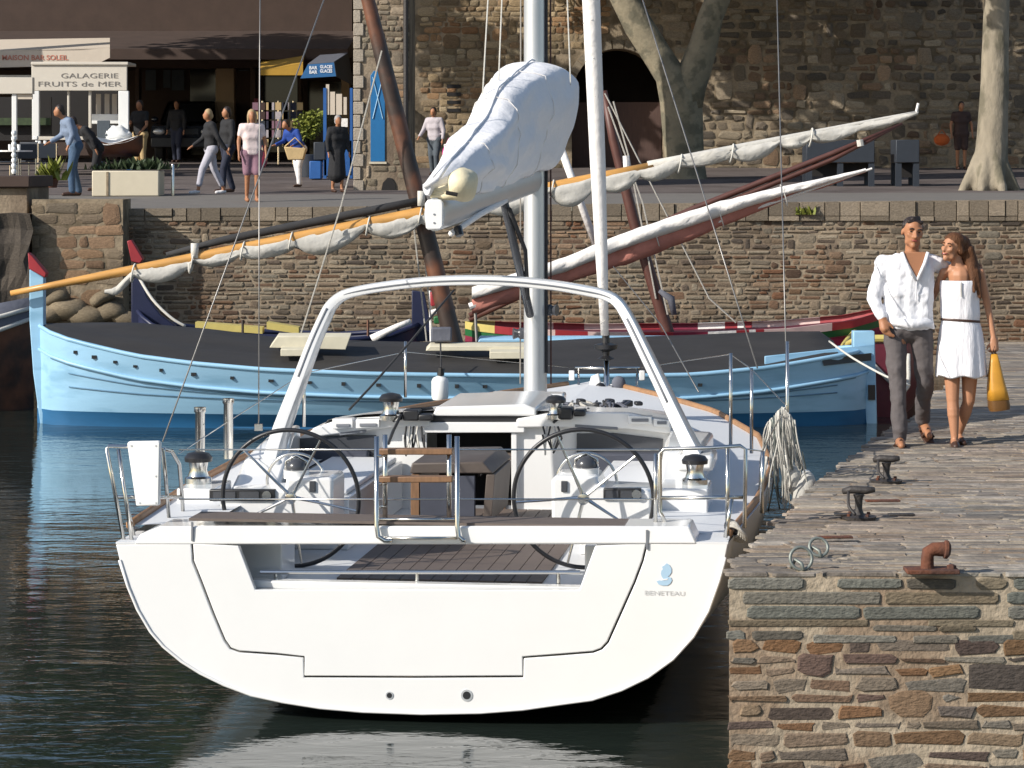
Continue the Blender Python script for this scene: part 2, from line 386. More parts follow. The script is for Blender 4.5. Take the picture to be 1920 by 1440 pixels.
def courses(u0, u1, v0, v1, hs, ls, gap, tall=0.0):
    """rows of random height cut into stones of random length; now and then one stone takes two rows"""
    out = []; v = v0; blocked = []
    while v < v1:
        h = random.uniform(*hs); u = u0 - random.uniform(0, ls[1])
        nb = []
        while u < u1:
            w = random.uniform(*ls) * (0.6 if random.random() < 0.2 else 1)
            hit = [b for b in blocked if b[0] < u + w and b[1] > u]
            if hit:
                if hit[0][0] - u > ls[0] * 0.6: out.append((u, hit[0][0] - gap, v, v + h - gap))
                u = hit[0][1] + gap; blocked.remove(hit[0]); continue
            hh = h
            if random.random() < tall: hh = h * random.uniform(1.7, 2.1); nb.append((u, u + w))
            out.append((u + random.uniform(0, gap), u + w - gap * random.uniform(0.6, 1.6), v + random.uniform(0, gap*.5), v + hh - gap * random.uniform(0.7, 1.3)))
            u += w
        blocked = nb; v += h
    return out

def lay(parent, pos, rects, palette, h, jit, m, keep=None, limit=300, name="stone", fill="stone_fill", weight=None, bev=0.25, patch=1.0):
    rs = [r for r in rects if keep is None or keep(*r)]
    wt = weight or (lambda u0, u1, v0, v1: (u1-u0)*(v1-v0))
    rs.sort(key=lambda r: -wt(*r))
    rest = MB()
    for i, r in enumerate(rs):
        c = random.choice(palette); k = random.uniform(0.75, 1.25); um, vm = (r[0]+r[1])/2, (r[2]+r[3])/2
        k *= 1 + .45*patch*noise.noise(V((um*.45, vm*.9, 3))); pr_ = noise.noise(V((um*.7, vm*1.1, 17)))
        c = (c[0]*k, c[1]*k, c[2]*k)
        if pr_ > .26: c = (c[0]*1.0, c[1]*(1-.17*patch), c[2]*(1-.26*patch))
        elif pr_ < -.3: c = (c[0]*.8, c[1]*.84, c[2]*.88)
        hh = random.uniform(*h)
        if i < limit:
            mb = MB(); stone_into(mb, pos, *r, hh, c, jit, bev); mb.build(name, m, parent, fix=False)
        else: stone_into(rest, pos, *r, hh, c, jit, bev)
    if rest.v: rest.build(fill, m, parent, fix=False, kind="stuff")

# ---------------------------------------------------------------- lower stone quay on the right
QE = [(14.2, 1.136), (18.2, 2.11), (20.75, 2.80), (22, 3.16), (24.2, 3.75), (27, 4.3), (32, 5.4), (38, 6.8), (44.2, 7.9)]
QZT = [(0, 1.17), (21.5, 1.17), (44.3, 0.36)]
def qz(d): return curve(QZT, d)
quay = thing("stone_quay", "low grey schist stone quay on which the couple walks, with pale mortared front face", "quay", (4, 20, 0))
qd = [14.2 + 0.6 * i for i in range(51)]
rows = []
for d in qd:
    e = curve(QE, d); z = qz(d) - 0.012
    z += .010
    rows.append([V((e + 0.02, d, -1.5)), V((e + 0.02, d, z)), V((e + 3, d, z)), V((26, d, z)), V((26, d, -1.5))])
core = MB().grid(rows)
core.add(rows[0], [(0, 1, 2, 3, 4)])
core.build("quay_core", M['mortar'], quay)
gq = [(0.115,0.120,0.105), (0.145,0.14,0.12), (0.125,0.115,0.095)]
bq = [(0.12,0.085,0.06), (0.16,0.115,0.075), (0.16,0.095,0.05), (0.09,0.065,0.055), (0.15,0.12,0.09), (0.15,0.09,0.05), (0.17,0.15,0.12), (0.14,0.125,0.105), (0.085,0.07,0.06), (0.13,0.115,0.095)]
def qface(u, v, h): return V((1.136 + 0.02 + u, 14.2 - h, v))
# dressed thin courses near the top, rubble lower down: (x0, x1, y0, y1) in metres
top = []
def prow(py0, py1, cuts):
    for a, b in cuts: top.append((X(a, 14.2) - 1.156, X(b, 14.2) - 1.156, Z(py1, 14.2), Z(py0, 14.2)))
prow(1084, 1104, [(1366, 1506), (1570, 1690), (1700, 1790), (1830, 1888), (1900, 2010)])
prow(1110, 1132, [(1392, 1652), (1660, 1872), (1888, 2050)])
prow(1137, 1160, [(1400, 1612), (1618, 1836), (1890, 1990)])
prow(1163, 1174, [(1366, 1628), (1740, 1900)])
prow(1172, 1184, [(1636, 1756), (1760, 1830)])
prow(1182, 1200, [(1410, 1505), (1362, 1396), (1900, 1990)])
prow(1191, 1205, [(1525, 1680), (1712, 1796), (1815, 1910)])
lay(quay, qface, top, gq + [(0.14,0.115,0.08)], (0.006, 0.014), 0.004, M['stone'], bev=0.1, patch=.2)
ext = courses(1.95, 4.4, Z(1204, 14.2), 1.14, (0.045, 0.085), (0.25, 0.8), 0.016, 0.0)
top_in = 1.93
lay(quay, qface, [(max(a, 1.945), b, c, e) for a, b, c, e in ext if b > 2.05], gq, (0.006, 0.014), 0.004, M['stone'], bev=0.1, patch=.2, limit=0, fill="face_fill")
rub = courses(0, 4.4, -0.1, Z(1212, 14.2), (0.042, 0.10), (0.14, 0.44), 0.019, 0.06)
rub = [(max(a, .004), b, c, e) for a, b, c, e in rub if b > .06]
lay(quay, qface, rub, bq, (0.002, 0.012), 0.013, M['stone'], bev=0.09, patch=.5, weight=lambda u0, u1, v0, v1: (u1-u0)*(v1-v0)*(1 if u0 < 1.7 else .001))
# paving on the top: long thin slabs of schist
def qtop(u, v, h): return V((u, v, qz(v) + h * 0.5 - 0.006))
pal = [(0.245,0.212,0.178), (0.265,0.232,0.195), (0.21,0.182,0.155), (0.235,0.20,0.162), (0.285,0.25,0.21), (0.19,0.165,0.143), (0.25,0.22,0.19), (0.30,0.258,0.205), (0.165,0.142,0.12), (0.215,0.172,0.132)]
pv = []
d = 14.2
while d < 43.9:
    dd = random.uniform(0.05, 0.12) if d < 17 else (random.uniform(0.06, 0.14) if d < 24 else random.uniform(0.2, 0.4))
    e = curve(QE, d); u = e + random.uniform(-0.06, 0.03)
    lim = min(14.0, 980 / FOC * d + 1.6)
    while u < lim:
        w = random.uniform(0.09, 0.46) * (1 if d < 24 else 2.2) * (1.9 if random.random() < .2 else 1)
        oy = 0 if d < 14.3 else random.uniform(-.35, .35)*dd; sh_ = random.uniform(.7, 1.15)
        pv.append((u + 0.004, u + w - 0.006, d + oy + (0.004 if d > 14.3 else -0.01), d + oy + dd*sh_ - 0.008)); u += w
    d += dd
lay(quay, qtop, pv, pal, (0.008, 0.026), 0.012, M['stonet'], name="paving_slab", fill="paving_fill", bev=0.12, patch=.35,
    weight=lambda u0, u1, v0, v1: (u1-u0)*(v1-v0)/v0**3 if (u0 < 970/FOC*v0) else 0)

# ---------------------------------------------------------------- harbour wall
hw = thing("harbour_wall", "brown rubble stone harbour wall behind the moored wooden boats", "wall", (0, WALLD, 0))
MB().box((-24, WALLD, -2), (24, WALLD + 0.9, 2.515)).build("wall_core", M['mortarw'], hw)
hp = [(0.175,0.135,0.095), (0.21,0.168,0.12), (0.13,0.098,0.07), (0.165,0.12,0.08), (0.23,0.19,0.14), (0.10,0.076,0.058), (0.19,0.155,0.115), (0.135,0.082,0.052)]
def wpos(u, v, h): return V((u, WALLD - h, v))
hr = courses(-8.75, 13.0, 0.15, 2.36, (0.055, 0.10), (0.12, 0.40), 0.021, 0.07)
def hkeep(u0, u1, v0, v1):
    return not (-8.0 < (u0+u1)/2 < -6.35)
lay(hw, wpos, hr, hp, (0.006, 0.026), 0.010, M['stone'], keep=hkeep, weight=lambda u0, u1, v0, v1: (u1-u0)*(v1-v0)*(1 if u0 < 8.5 else .001))
xc = -10.0
while xc < 14:                                   # coping course with a slight rise to the right
    cl = random.uniform(.2, .52); x0 = xc; xc += cl; z0 = street_z(x0, WALLD); z1 = street_z(x0 + cl - .018, WALLD)
    for lo_z, hi_k in (((2.37, 1),) if random.random() < .25 else ((2.37, 0), (2.452, 1))):
      mb = MB(); k = random.uniform(.65, 1.25); mb.col = (0.215*k, 0.175*k, 0.13*k)
      j = random.uniform(-.022, .022); zt0, zt1 = (z0 + .012, z1 + .012) if hi_k else (2.443, 2.443)
      mb.add([(x0, WALLD-.05+j, lo_z), (x0+cl-.018, WALLD-.05+j, lo_z), (x0+cl-.018, WALLD+.34, lo_z), (x0, WALLD+.34, lo_z), (x0, WALLD-.05+j, zt0), (x0+cl-.018, WALLD-.05+j, zt1), (x0+cl-.018, WALLD+.34, zt1), (x0, WALLD+.34, zt0)],
           [(0,3,2,1),(4,5,6,7),(0,1,5,4),(1,2,6,5),(2,3,7,6),(3,0,4,7)])
      mb.build("coping_stone", M['stone'], hw, fix=False)
# buttress that stands out of the wall at its left end, on a footing of big rounded blocks
but = thing("wall_buttress", "rounded stone buttress at the left end of the harbour wall, on big footing blocks", "buttress", (-7.2, 43.6, 0))
bx0, bx1, bd = X(62, 43.4), X(232, 43.4), 43.3
MB().box((bx0, bd, -1.5), (bx1, WALLD + 0.2, Z(374, 43.3))).build("buttress_core", M['mortard'], but)
br = courses(0.02, bx1 - bx0 - 0.02, 0.75, Z(378, 43.3), (0.14, 0.26), (0.25, 0.55), 0.02, 0.1)
br = [(max(a, 0.0), min(b, bx1-bx0), c, e) for a, b, c, e in br if b > 0.1 and a < bx1-bx0-.1 and e < Z(374, 43.3)]
lay(but, lambda u, v, h: V((bx0 + u, bd - h, v)), br, [(0.195,0.15,0.10), (0.175,0.135,0.092), (0.21,0.165,0.115), (0.15,0.115,0.08)], (0.006, 0.025), 0.02, M['stone'])
for px, py, r in ((90, 590, .30), (128, 580, .33), (165, 592, .34), (205, 585, .30), (240, 600, .28), (105, 560, .22), (60, 640, .3), (190, 560, .2)):
    c = P(px, py, 43.1); mb = MB(); k = random.uniform(.8, 1.2); mb.col = (0.17*k, 0.135*k, 0.09*k)
    mb.ell(c, (r*1.05, r*.7, r*.5), Matrix.Rotation(random.uniform(-.3, .3), 3, 'Y'), 10, 7)
    mb.v = [q + noise.noise_vector(q * 4) * 0.06 for q in mb.v]
    mb.build("block", M['stone'], but, smooth='all')
# older lower wall and rock at far left
rk = thing("rock_outcrop", "dark rough rock face at the far left edge below the cafe terrace", "rock", (X(10, 42.6), 42.6, 0))
def rocky(x0, x1, d, z0, z1, m, parent, amp=0.25, name="rock"):
    rows = []
    for j in range(15):
        r = []
        for i in range(15):
            p = V((lerp(x0, x1, i/14), d, lerp(z0, z1, j/14)))
            o = noise.noise_vector(p*1.7)*amp + noise.noise_vector(p*5)*amp*.35
            r.append(p + V((o.x*.4, o.y - 0.15*abs(o.z), o.z*.3)))
        rows.append(r)
    rows.append([V((p.x, p.y + 1.6, p.z)) for p in rows[-1]])
    mb = MB(); mb.col = (0.075, 0.062, 0.05); mb.grid(rows); return mb.build(name, m, parent)
rocky(X(-90, 43), X(58, 43), 43.0, -1, Z(400, 43), M['stone'], rk)
lb = thing("terrace_wall", "low brown rendered base wall with dark top under the cafe terrace", "wall", (X(0, 43.6), 43.6, 1.9))
MB().box((X(-160, 43.5), 43.5, 1.6), (X(52, 43.5), 45.5, Z(352, 43.5))).build("base", M['mortarw'], lb, bevel=.02)
MB().box((X(-160, 43.4), 43.38, Z(352, 43.4)+.002), (X(56, 43.4), 45.6, Z(330, 43.4))).build("ledge", M['facade'], lb, bevel=.02)
# weed growing in the wall
def tuft(name, label, c, r, n, m, cat, group=None, hgt=0.3, seed=1):
    rnd = random.Random(seed); mb = MB()
    for i in range(n):
        a = rnd.uniform(0, 6.28); q = V(c) + V((rnd.gauss(0, r*.45), rnd.gauss(0, r*.3), 0)); t = V((math.cos(a)*.5, math.sin(a)*.5, rnd.uniform(.5, 1.2))) * hgt * rnd.uniform(.5, 1)
        s = V((-math.sin(a), math.cos(a), 0)) * hgt * .13
        mb.add([q - s, q + s, q + t*.6 + s*1.2, q + t, q + t*.55 - s*1.1], [(0,1,2,3,4)])
    o = mb.build(name, m, None, fix=False); tag(o, label, cat, group); return o
tuft("weed", "small green weed sprouting near the top of the harbour wall", P(1510, 402, 43.95), .16, 40, M['lime'], "plant", hgt=.17)

# ---------------------------------------------------------------- town: stone tower, arched stone building, shops
tw = thing("stone_tower", "honey coloured stone tower house with a tall narrow blue shutter", "building", (X(715, 53), 54, street_z(-2, 53)))
tx0, tx1 = X(664, 53), X(768, 53)
# side returns are longer than the face so the tower stays solid when seen from the side
tower = MB(); tower.box((tx0, 53, 2.3), (tx1, 56, 14)); tower.build("tower_core", M['mortarw'], tw)
tp = [(0.26,0.205,0.14), (0.30,0.24,0.165), (0.22,0.17,0.115), (0.27,0.215,0.155), (0.20,0.155,0.11)]
sx0, sx1, sz0, sz1 = X(695, 53)-tx0, X(722, 53)-tx0, Z(303, 53), Z(133, 53)
tr = courses(0.0, tx1 - tx0, 2.75, 6.7, (0.09, 0.17), (0.14, 0.36), 0.016, 0.08)
tr = [(max(a, 0.16), min(b, tx1-tx0-.01), c, e) for a, b, c, e in tr if min(b, tx1-tx0-.01) - max(a, 0.16) > 0.07]
def tkeep(u0, u1, v0, v1):
    if u1 > sx0-.04 and u0 < sx1+.04 and v1 > sz0-.05 and v0 < sz1+.1: return False
    if u1 > X(712,53)-tx0 and u0 < X(744,53)-tx0 and v0 < Z(332, 53): return False
    return True
lay(tw, lambda u, v, h: V((tx0 + u, 53 - h, v)), tr, tp, (0.010, 0.03), 0.010, M['stone'], keep=tkeep)
for i in range(17):                              # pale dressed quoins on the left corner
    mb = MB(); k = random.uniform(.9, 1.1); mb.col = (0.36*k, 0.31*k, 0.25*k); w = .13 if i % 2 else .19
    mb.box((tx0 - .012, 52.96, 2.72 + i*.26), (tx0 + w, 53.3, 2.72 + i*.26 + .245)); mb.build("quoin", M['stone'], tw, fix=False, bevel=.012)
sh = MB().prism([V((tx0 + a, 52.975, b)) for a, b in ((sx0, sz0), (sx1, sz0), (sx1, sz1 - .09), (sx1 - .06, sz1), (sx0 + .06, sz1), (sx0, sz1 - .09))], (0, .06, 0)).build("shutter", M['bluedoor'], tw, bevel=.006)
for a in (-1, 1):
    MB().tube([(tx0 + (sx0+sx1)/2 - a*.10, 52.965, sz1 - .12), (tx0 + (sx0+sx1)/2 + a*.10, 52.965, sz1 - .95)], .010, 6).build("brace", M['ltblue'], sh)
MB().prism([V((tx0 + sx0 - .03, 52.96, sz0 - .045)), V((tx0 + sx1 + .03, 52.96, sz0 - .045)), V((tx0 + sx1 + .03, 52.96, sz0 - .003)), V((tx0 + sx0 - .03, 52.96, sz0 - .003))], (0, .1, 0)).build("sill", M['planter'], tw)
g = street_z(-2.5, 53)
MB().prism([V((X(a, 53), 52.97, b)) for a, b in ((714, g - .05), (742, g - .05), (741, g + .12), (735, g + .24), (727, g + .25), (718, g + .15))], (0, .05, 0)).build("drain_hole", M['darkin'], tw)
MB().tube([(X(761, 53), 52.93, 3.2), (X(761, 53), 52.93, 6.9)], .05, 8).build("downpipe", M['iron'], tw)

bl = thing("stone_building", "long rubble stone building with a big dark archway behind the plane trees", "building", (4, 70, street_z(4, 68)))
BD = 68.0
ax0, ax1, az0, azs = X(1072, BD), X(1246, BD), street_z(3, BD) - .2, Z(185, BD)
ar = (ax1 - ax0) / 2; axc = (ax0 + ax1) / 2
arc = [V((axc + ar*math.cos(t), BD, azs + ar*1.08*math.sin(t))) for t in [math.pi*i/14 for i in range(15)]]
x0b, x1b = X(700, BD), 26
# front wall with the archway cut out
wall = MB()
wall.prism([V((x0b, BD, 2.2)), V((ax0, BD, 2.2))] + [p for p in reversed(arc)][:8] + [V((axc, BD, 13)), V((x0b, BD, 13))], (0, 1.2, 0))
wall.prism([V((ax1, BD, 2.2)), V((x1b, BD, 2.2)), V((x1b, BD, 13)), V((axc, BD, 13))] + [p for p in reversed(arc)][7:], (0, 1.2, 0))
wall.build("front_wall", M['mortard'], bl)
MB().box((x0b, BD + 1.2, 2.2), (x0b + .5, 90, 13)).box((x1b - .5, BD + 1.2, 2.2), (x1b, 90, 13)).build("side_wall", M['mortard'], bl)
MB().add([(x0b - .3, BD - .4, 12.9), (x1b + .3, BD - .4, 12.9), (x1b + .3, 80, 15.5), (x0b - .3, 80, 15.5)], [(0, 1, 2, 3)]).build("roof", M['rust'], bl, solid=.2)
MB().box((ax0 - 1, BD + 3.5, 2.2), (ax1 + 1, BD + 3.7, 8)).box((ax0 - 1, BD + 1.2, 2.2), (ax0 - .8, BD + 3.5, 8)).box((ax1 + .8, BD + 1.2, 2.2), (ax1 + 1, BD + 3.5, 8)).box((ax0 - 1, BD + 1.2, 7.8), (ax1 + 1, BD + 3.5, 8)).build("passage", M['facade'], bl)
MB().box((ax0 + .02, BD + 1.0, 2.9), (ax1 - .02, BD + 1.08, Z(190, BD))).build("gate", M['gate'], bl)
rb = [(0.20,0.16,0.115), (0.145,0.118,0.09), (0.24,0.195,0.14), (0.12,0.10,0.08), (0.28,0.23,0.165), (0.17,0.13,0.09)]
lp = [(0.29,0.215,0.13), (0.25,0.185,0.11), (0.32,0.25,0.16), (0.20,0.15,0.095), (0.22,0.15,0.088)]
def akeep(u0, u1, v0, v1):
    um, vm = (u0+u1)/2, (v0+v1)/2
    if um < -2.3: return False
    for u in (u0, u1):
        for v in (v0, v1):
            if abs(u - axc) < ar + .2 and v < azs: return False
            if v >= azs and math.hypot(u - axc, (v - azs)/1.08) < ar + .22: return False
    return True
rl = courses(X(765, BD), ax0 + .9, 3.1, 7.4, (0.11, 0.2), (0.18, 0.5), 0.02, 0.08)
lay(bl, lambda u, v, h: V((u, BD - h, v)), rl, lp, (0.01, 0.04), 0.014, M['stone'], keep=lambda *r: akeep(*r) and r[1] < axc, limit=110)
rr = courses(axc, X(2150, BD), 3.1, 7.4, (0.14, 0.27), (0.22, 0.66), 0.045, 0.12)
lay(bl, lambda u, v, h: V((u, BD - h, v)), rr, rb, (0.012, 0.05), 0.025, M['stone'], keep=lambda *r: akeep(*r) and r[0] > axc, limit=190, weight=lambda u0, u1, v0, v1: (u1-u0)*(v1-v0)*(1 if u0 < 13.0 else .001))
for i in range(13):                              # voussoirs round the archway
    t0, t1 = math.pi*(i + .06)/13, math.pi*(i + .94)/13
    mb = MB(); k = random.uniform(.8, 1.15); mb.col = (0.2*k, 0.165*k, 0.12*k)
    q = [V((axc + r_*math.cos(t), BD - .03, azs + r_*1.08*math.sin(t))) for r_, t in ((ar+.005, t0), (ar+.21, t0), (ar+.21, t1), (ar+.005, t1))]
    mb.prism(q, (0, .3, 0)); mb.build("voussoir", M['stone'], bl, fix=False)
for i in range(4):
    mb = MB(); z = Z(165 + i*15, BD); mb.box((X(838, BD), BD - .045, z), (X(864, BD), BD + .03, z + .09)); mb.build("vent_slat", M['darkin'], bl)

# the dark shop building; its canopy is made deep to shade the fronts
shp = thing("shop_building", "dark brown shop building with a deep canopy over its open shop fronts", "building", (X(430, 76), 77, street_z(-7, 76)))
SD = 76.0; gz = street_z(-8, SD)
xl, xr = -24.0, X(660, SD)
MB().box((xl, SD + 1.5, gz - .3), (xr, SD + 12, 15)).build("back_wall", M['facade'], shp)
MB().box((xl, SD, Z(128, SD)), (xr, SD + 1.5, 15)).build("upper_wall", M['facade'], shp)  # unseen above the view; dark colour keeps its reflection in the water dark
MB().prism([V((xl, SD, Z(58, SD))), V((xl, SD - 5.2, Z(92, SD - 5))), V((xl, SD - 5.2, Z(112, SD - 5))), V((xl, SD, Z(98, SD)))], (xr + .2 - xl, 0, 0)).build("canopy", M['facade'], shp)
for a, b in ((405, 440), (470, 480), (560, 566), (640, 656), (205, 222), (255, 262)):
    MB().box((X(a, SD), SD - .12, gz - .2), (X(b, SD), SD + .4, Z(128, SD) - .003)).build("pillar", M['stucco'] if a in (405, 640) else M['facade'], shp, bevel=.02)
for a, b, c, e in ((262, 278, 120, 165), (296, 306, 118, 160), (312, 332, 118, 165), (440, 455, 100, 128), (484, 550, 140, 285), (570, 636, 150, 290), (345, 400, 115, 290)):
    w = MB().box((X(a, SD), SD + 1.44, Z(e, SD)), (X(b, SD), SD + 1.5, Z(c, SD))).build("window", M['glass'], shp)
    if a in (262, 296, 312, 440): MB().box((X(a, SD)-.03, SD + 1.40, Z(e, SD)-.03), (X(b, SD)+.03, SD + 1.425, Z(c, SD)+.03)).build("blind", M['greyjean'], w)
MB().box((X(478, SD), SD - .3, Z(275, SD)), (X(487, SD), SD - .26, Z(185, SD))).build("banner", M['crimson'], shp)
for i in range(7):                               # upstairs windows with shutters
    x = xl + 2 + i*2.6
    for zz in (8.6, 11.6):
        w = MB().box((x, SD - .02, zz), (x + .9, SD + .1, zz + 1.5)).build("window", M['glass'], shp)
        for s in (-.5, .95): MB().box((x + s, SD - .06, zz - .03), (x + s + .45, SD - .004, zz + 1.53)).build("shutter", M['greyjean'], w)
# unseen hill town behind, added to keep the water's reflection dark
for i, (x, d, w, h, c) in enumerate(((-21, 96, 9, 17, 'mortard'), (-10, 98, 8, 15, 'mortard'), (-32, 90, 9, 15, 'mortard'), (-2, 99, 8, 18, 'stucco'), (32, 80, 11, 14, 'mortar'), (-42, 84, 9, 14, 'mortar'))):
    t = thing("town_house", ["tall ochre house rising behind the cafe", "pale house behind the dark shops", "ochre house beyond the cafe terrace", "tall ochre house rising above the stone tower", "pale house past the end of the stone building", "pale house at the end of the terrace"][i], "house", (x, d, 3))
    MB().box((x - w/2, d, 2.5), (x + w/2, d + 9, h)).build("wall", M[c], t)
    MB().prism([V((x - w/2 - .3, d - .4, h)), V((x - w/2 - .3, d + 4.5, h + 1.8)), V((x - w/2 - .3, d + 9.4, h))], (w + .6, 0, 0)).build("roof", M['rust'], t)
    for k in range(3):
        for zz in (6.5, 9.6, 12.4):
            if zz < h - 1.6:
                xx = x - w/2 + .8 + k*(w - 2.4)/2
                q = MB().box((xx, d - .03, zz), (xx + .9, d + .1, zz + 1.4)).build("window", M['glass'], t)
hill_rows = []
for j in range(12):
    hill_rows.append([V((-150 + i*12, 112 + j*14, 4 + j*4.2*(0.6 + 0.5*noise.noise(V((i*.3, j*.3, 0)))))) for i in range(26)])
MB().grid(hill_rows).build("hill", M['shrub'], smooth='all', kind="structure")

# ---------------------------------------------------------------- plane trees
def leaves(parent, clumps, n, m, size=.16, seed=3, name="crown"):
    rnd = random.Random(seed); mb = MB()
    for i in range(n):
        c, r = rnd.choice(clumps)
        q = V((rnd.gauss(0, 1), rnd.gauss(0, 1), rnd.gauss(0, .8))); q = q.normalized() * (rnd.random() ** .4)
        q = V(c) + V((q.x*r, q.y*r, q.z*r*.75))
        a = V((rnd.gauss(0,1), rnd.gauss(0,1), rnd.gauss(0,1))).normalized(); b = a.orthogonal().normalized()
        s = size * rnd.uniform(.6, 1.3)
        mb.add([q - a*s, q + b*s*.6, q + a*s, q - b*s*.6], [(0,1,2,3)])
    return mb.build(name, m, parent, fix=False)
def limb(mb, pts, rs): mb.tube(pts, rs, 14)
t1 = thing("plane_tree", "mottled plane tree whose trunk forks beside the dark archway", "tree", (X(1285, 60), 60, street_z(4, 60)))
def tp1(px, py): return P(px, py, 60)
mb = MB()
limb(mb, [tp1(1284, 350), tp1(1284, 335), tp1(1282, 300), tp1(1281, 260), tp1(1280, 215), tp1(1276, 180), tp1(1256, 140), tp1(1230, 100), tp1(1196, 50), tp1(1150, -40), tp1(1120, -130)],
     [.62, .52, .47, .45, .46, .47, .36, .34, .31, .27, .2])
limb(mb, [tp1(1284, 200), tp1(1290, 165), tp1(1302, 130), tp1(1318, 88), tp1(1334, 30), tp1(1370, -60), tp1(1420, -160)], [.40, .40, .36, .33, .31, .26, .18])
for q in mb.v:
    o = noise.noise_vector(q*1.6)*.07; q += o
mb.build("trunk", M['bark'], t1, smooth='all')
rt = random.Random(5)
leaves(t1, [((X(1285, 60) + rt.uniform(-4.2, 5), 61.8 + rt.uniform(0, 4.5), rt.uniform(8.8, 13)), rt.uniform(1.3, 2.1)) for _ in range(34)], 6500, M['leaf'], .22, 3)
t2 = thing("plane_tree", "pale smooth plane trunk flaring at its foot near the right edge, a walker behind it", "tree", (X(1855, 53), 53, street_z(9, 53)))
t2b = [(1855, 346), (1856, 330), (1857, 310), (1860, 270), (1862, 220), (1865, 160), (1866, 100), (1868, 30), (1872, -80), (1880, -200)]
pp = [P(a, b, 53) for a, b in t2b]; rr_ = [.43, .40, .365, .335, .315, .30, .285, .275, .25, .2]
pr = [(a, b, r0, r1) for a, b, r0, r1 in zip(pp, pp[1:], rr_, rr_[1:])]
for k in range(8):                               # root flare
    w = k*.785 + .3; c = P(1855, 346, 53); rl_ = random.uniform(.48, .62)
    pr.append((c + V((math.cos(w)*rl_, math.sin(w)*rl_, -.14)), c + V((math.cos(w)*.22, math.sin(w)*.22, .5)), .10, .15))
blob("trunk", pr, .05, M['bark2'], t2, 6)
leaves(t2, [((X(1860, 53) + rt.uniform(-5, 5), 53 + rt.uniform(-4.5, 5), rt.uniform(8.8, 13)), rt.uniform(1.2, 2)) for _ in range(24)], 6000, M['leaf'], .22, 4)
t3 = thing("plane_tree", "plane tree by the cafe terrace whose crown hangs over the kiosk", "tree", (-15.5, 64, street_z(-15, 64)))
MB().tube([(-15.5, 64, 2.8), (-15.2, 64.2, 5), (-14, 65.1, 8.5), (-11.8, 66, 11)], [.5, .4, .35, .2], 12).build("trunk", M['bark'], t3, smooth='all')
leaves(t3, [((-13 + rt.uniform(-1, 6.5), 66 + rt.uniform(-2, 5), rt.uniform(9.8, 13.5)), rt.uniform(1.2, 2)) for _ in range(24)], 7000, M['leaf'], .24, 6)

# ---------------------------------------------------------------- the white sailing yacht in the foreground
TH = math.radians(7.2); BU = V((math.sin(TH), math.cos(TH), 0)); BV = V((math.cos(TH), -math.sin(TH), 0)); BT = V((-0.545, 16.13, 0))
def BL(b, a, z): return BT + BU*a + BV*b + V((0, 0, z))
def PB(px, py, a):
    dx, dz = (px - 960)/FOC, -(py - CY)/FOC
    t = (a + BT.dot(BU)) / (dx*BU.x + BU.y)
    return V((dx*t, t, HC + dz*t))
def loc(p):
    q = p - BT; return q.dot(BV), q.dot(BU), p.z
UP = V((0, 0, 1))
yt = thing("sailboat", "white cruising sailboat moored stern first with twin wheels and a covered mainsail", "sailboat", BT, -TH)
OUT = [(217,1021),(224,1050),(240,1100),(258,1143),(282,1184),(306,1212),(340,1240),(375,1262),(420,1284),(470,1303),(530,1316),(600,1327),(680,1334),(790,1338),(900,1336),(980,1330),(1050,1320),(1110,1312),(1165,1294),(1215,1270),(1262,1236),(1300,1194),(1328,1146),(1348,1090),(1360,1045),(1365,1019)]
SEAM = [(360,1019),(362,1052),(378,1092),(400,1150),(421,1200),(432,1216),(448,1222),(520,1227),(570,1232),(570,1269),(780,1270),(981,1269),(981,1233),(1050,1228),(1112,1223),(1128,1217),(1140,1204),(1165,1148),(1190,1092),(1205,1052),(1213,1019)]
HOLE = [(447,1026),(478,1106),(1086,1106),(1116,1026)]
def shift(pl, s):
    out = []
    for i, p in enumerate(pl):
        a = pl[max(i-1, 0)]; b = pl[min(i+1, len(pl)-1)]
        tx, ty = b[0]-a[0], b[1]-a[1]; L = math.hypot(tx, ty)
        out.append((p[0] - ty/L*s, p[1] + tx/L*s))
    return out
si, so2 = shift(SEAM, -1.8), shift(SEAM, 1.8)
# outer skin of the transom, the drop-down platform inside its seam, and a dark backing behind the seam
MB().prism([PB(x, y, 0.0) for x, y in OUT] + [PB(x, y, 0.0) for x, y in reversed(so2)], BU*.04).build("transom", M['gel'], yt, bevel=.006)
gate = MB().prism([PB(x, y, 0.0) for x, y in si] + [PB(1116, 1023.5, 0), PB(*HOLE[2], 0), PB(*HOLE[1], 0), PB(447, 1023.5, 0)], BU*.05).build("bathing_platform", M['gel'], yt, bevel=.006)
inn = [(380,1022),(400,1090),(440,1200),(560,1215),(590,1255),(970,1255),(1000,1215),(1120,1200),(1180,1090),(1195,1022)]
def fat(p, k): return (790 + (p[0]-790)*k, 1120 + (p[1]-1120)*(k if p[1] > 1120 else 1))
MB().prism([PB(*fat(p, 1.06), .055) for p in inn] + [PB(1119, 1022, .055), PB(1088, 1109, .055), PB(476, 1109, .055), PB(444, 1022, .055)], BU*.03).build("platform_backing", M['darkgrey'], yt)
for px, py, r in ((730, 1304, .016), (875, 1304, .024)):
    MB().lathe(PB(px, py, -.004), BU, [(r*1.5, 0), (r*1.5, .006)], 16).build("drain_ring", M['alu'], yt)
    MB().lathe(PB(px, py, -.006), BU, [(r, 0), (r, .006)], 16).build("drain", M['black'], yt)
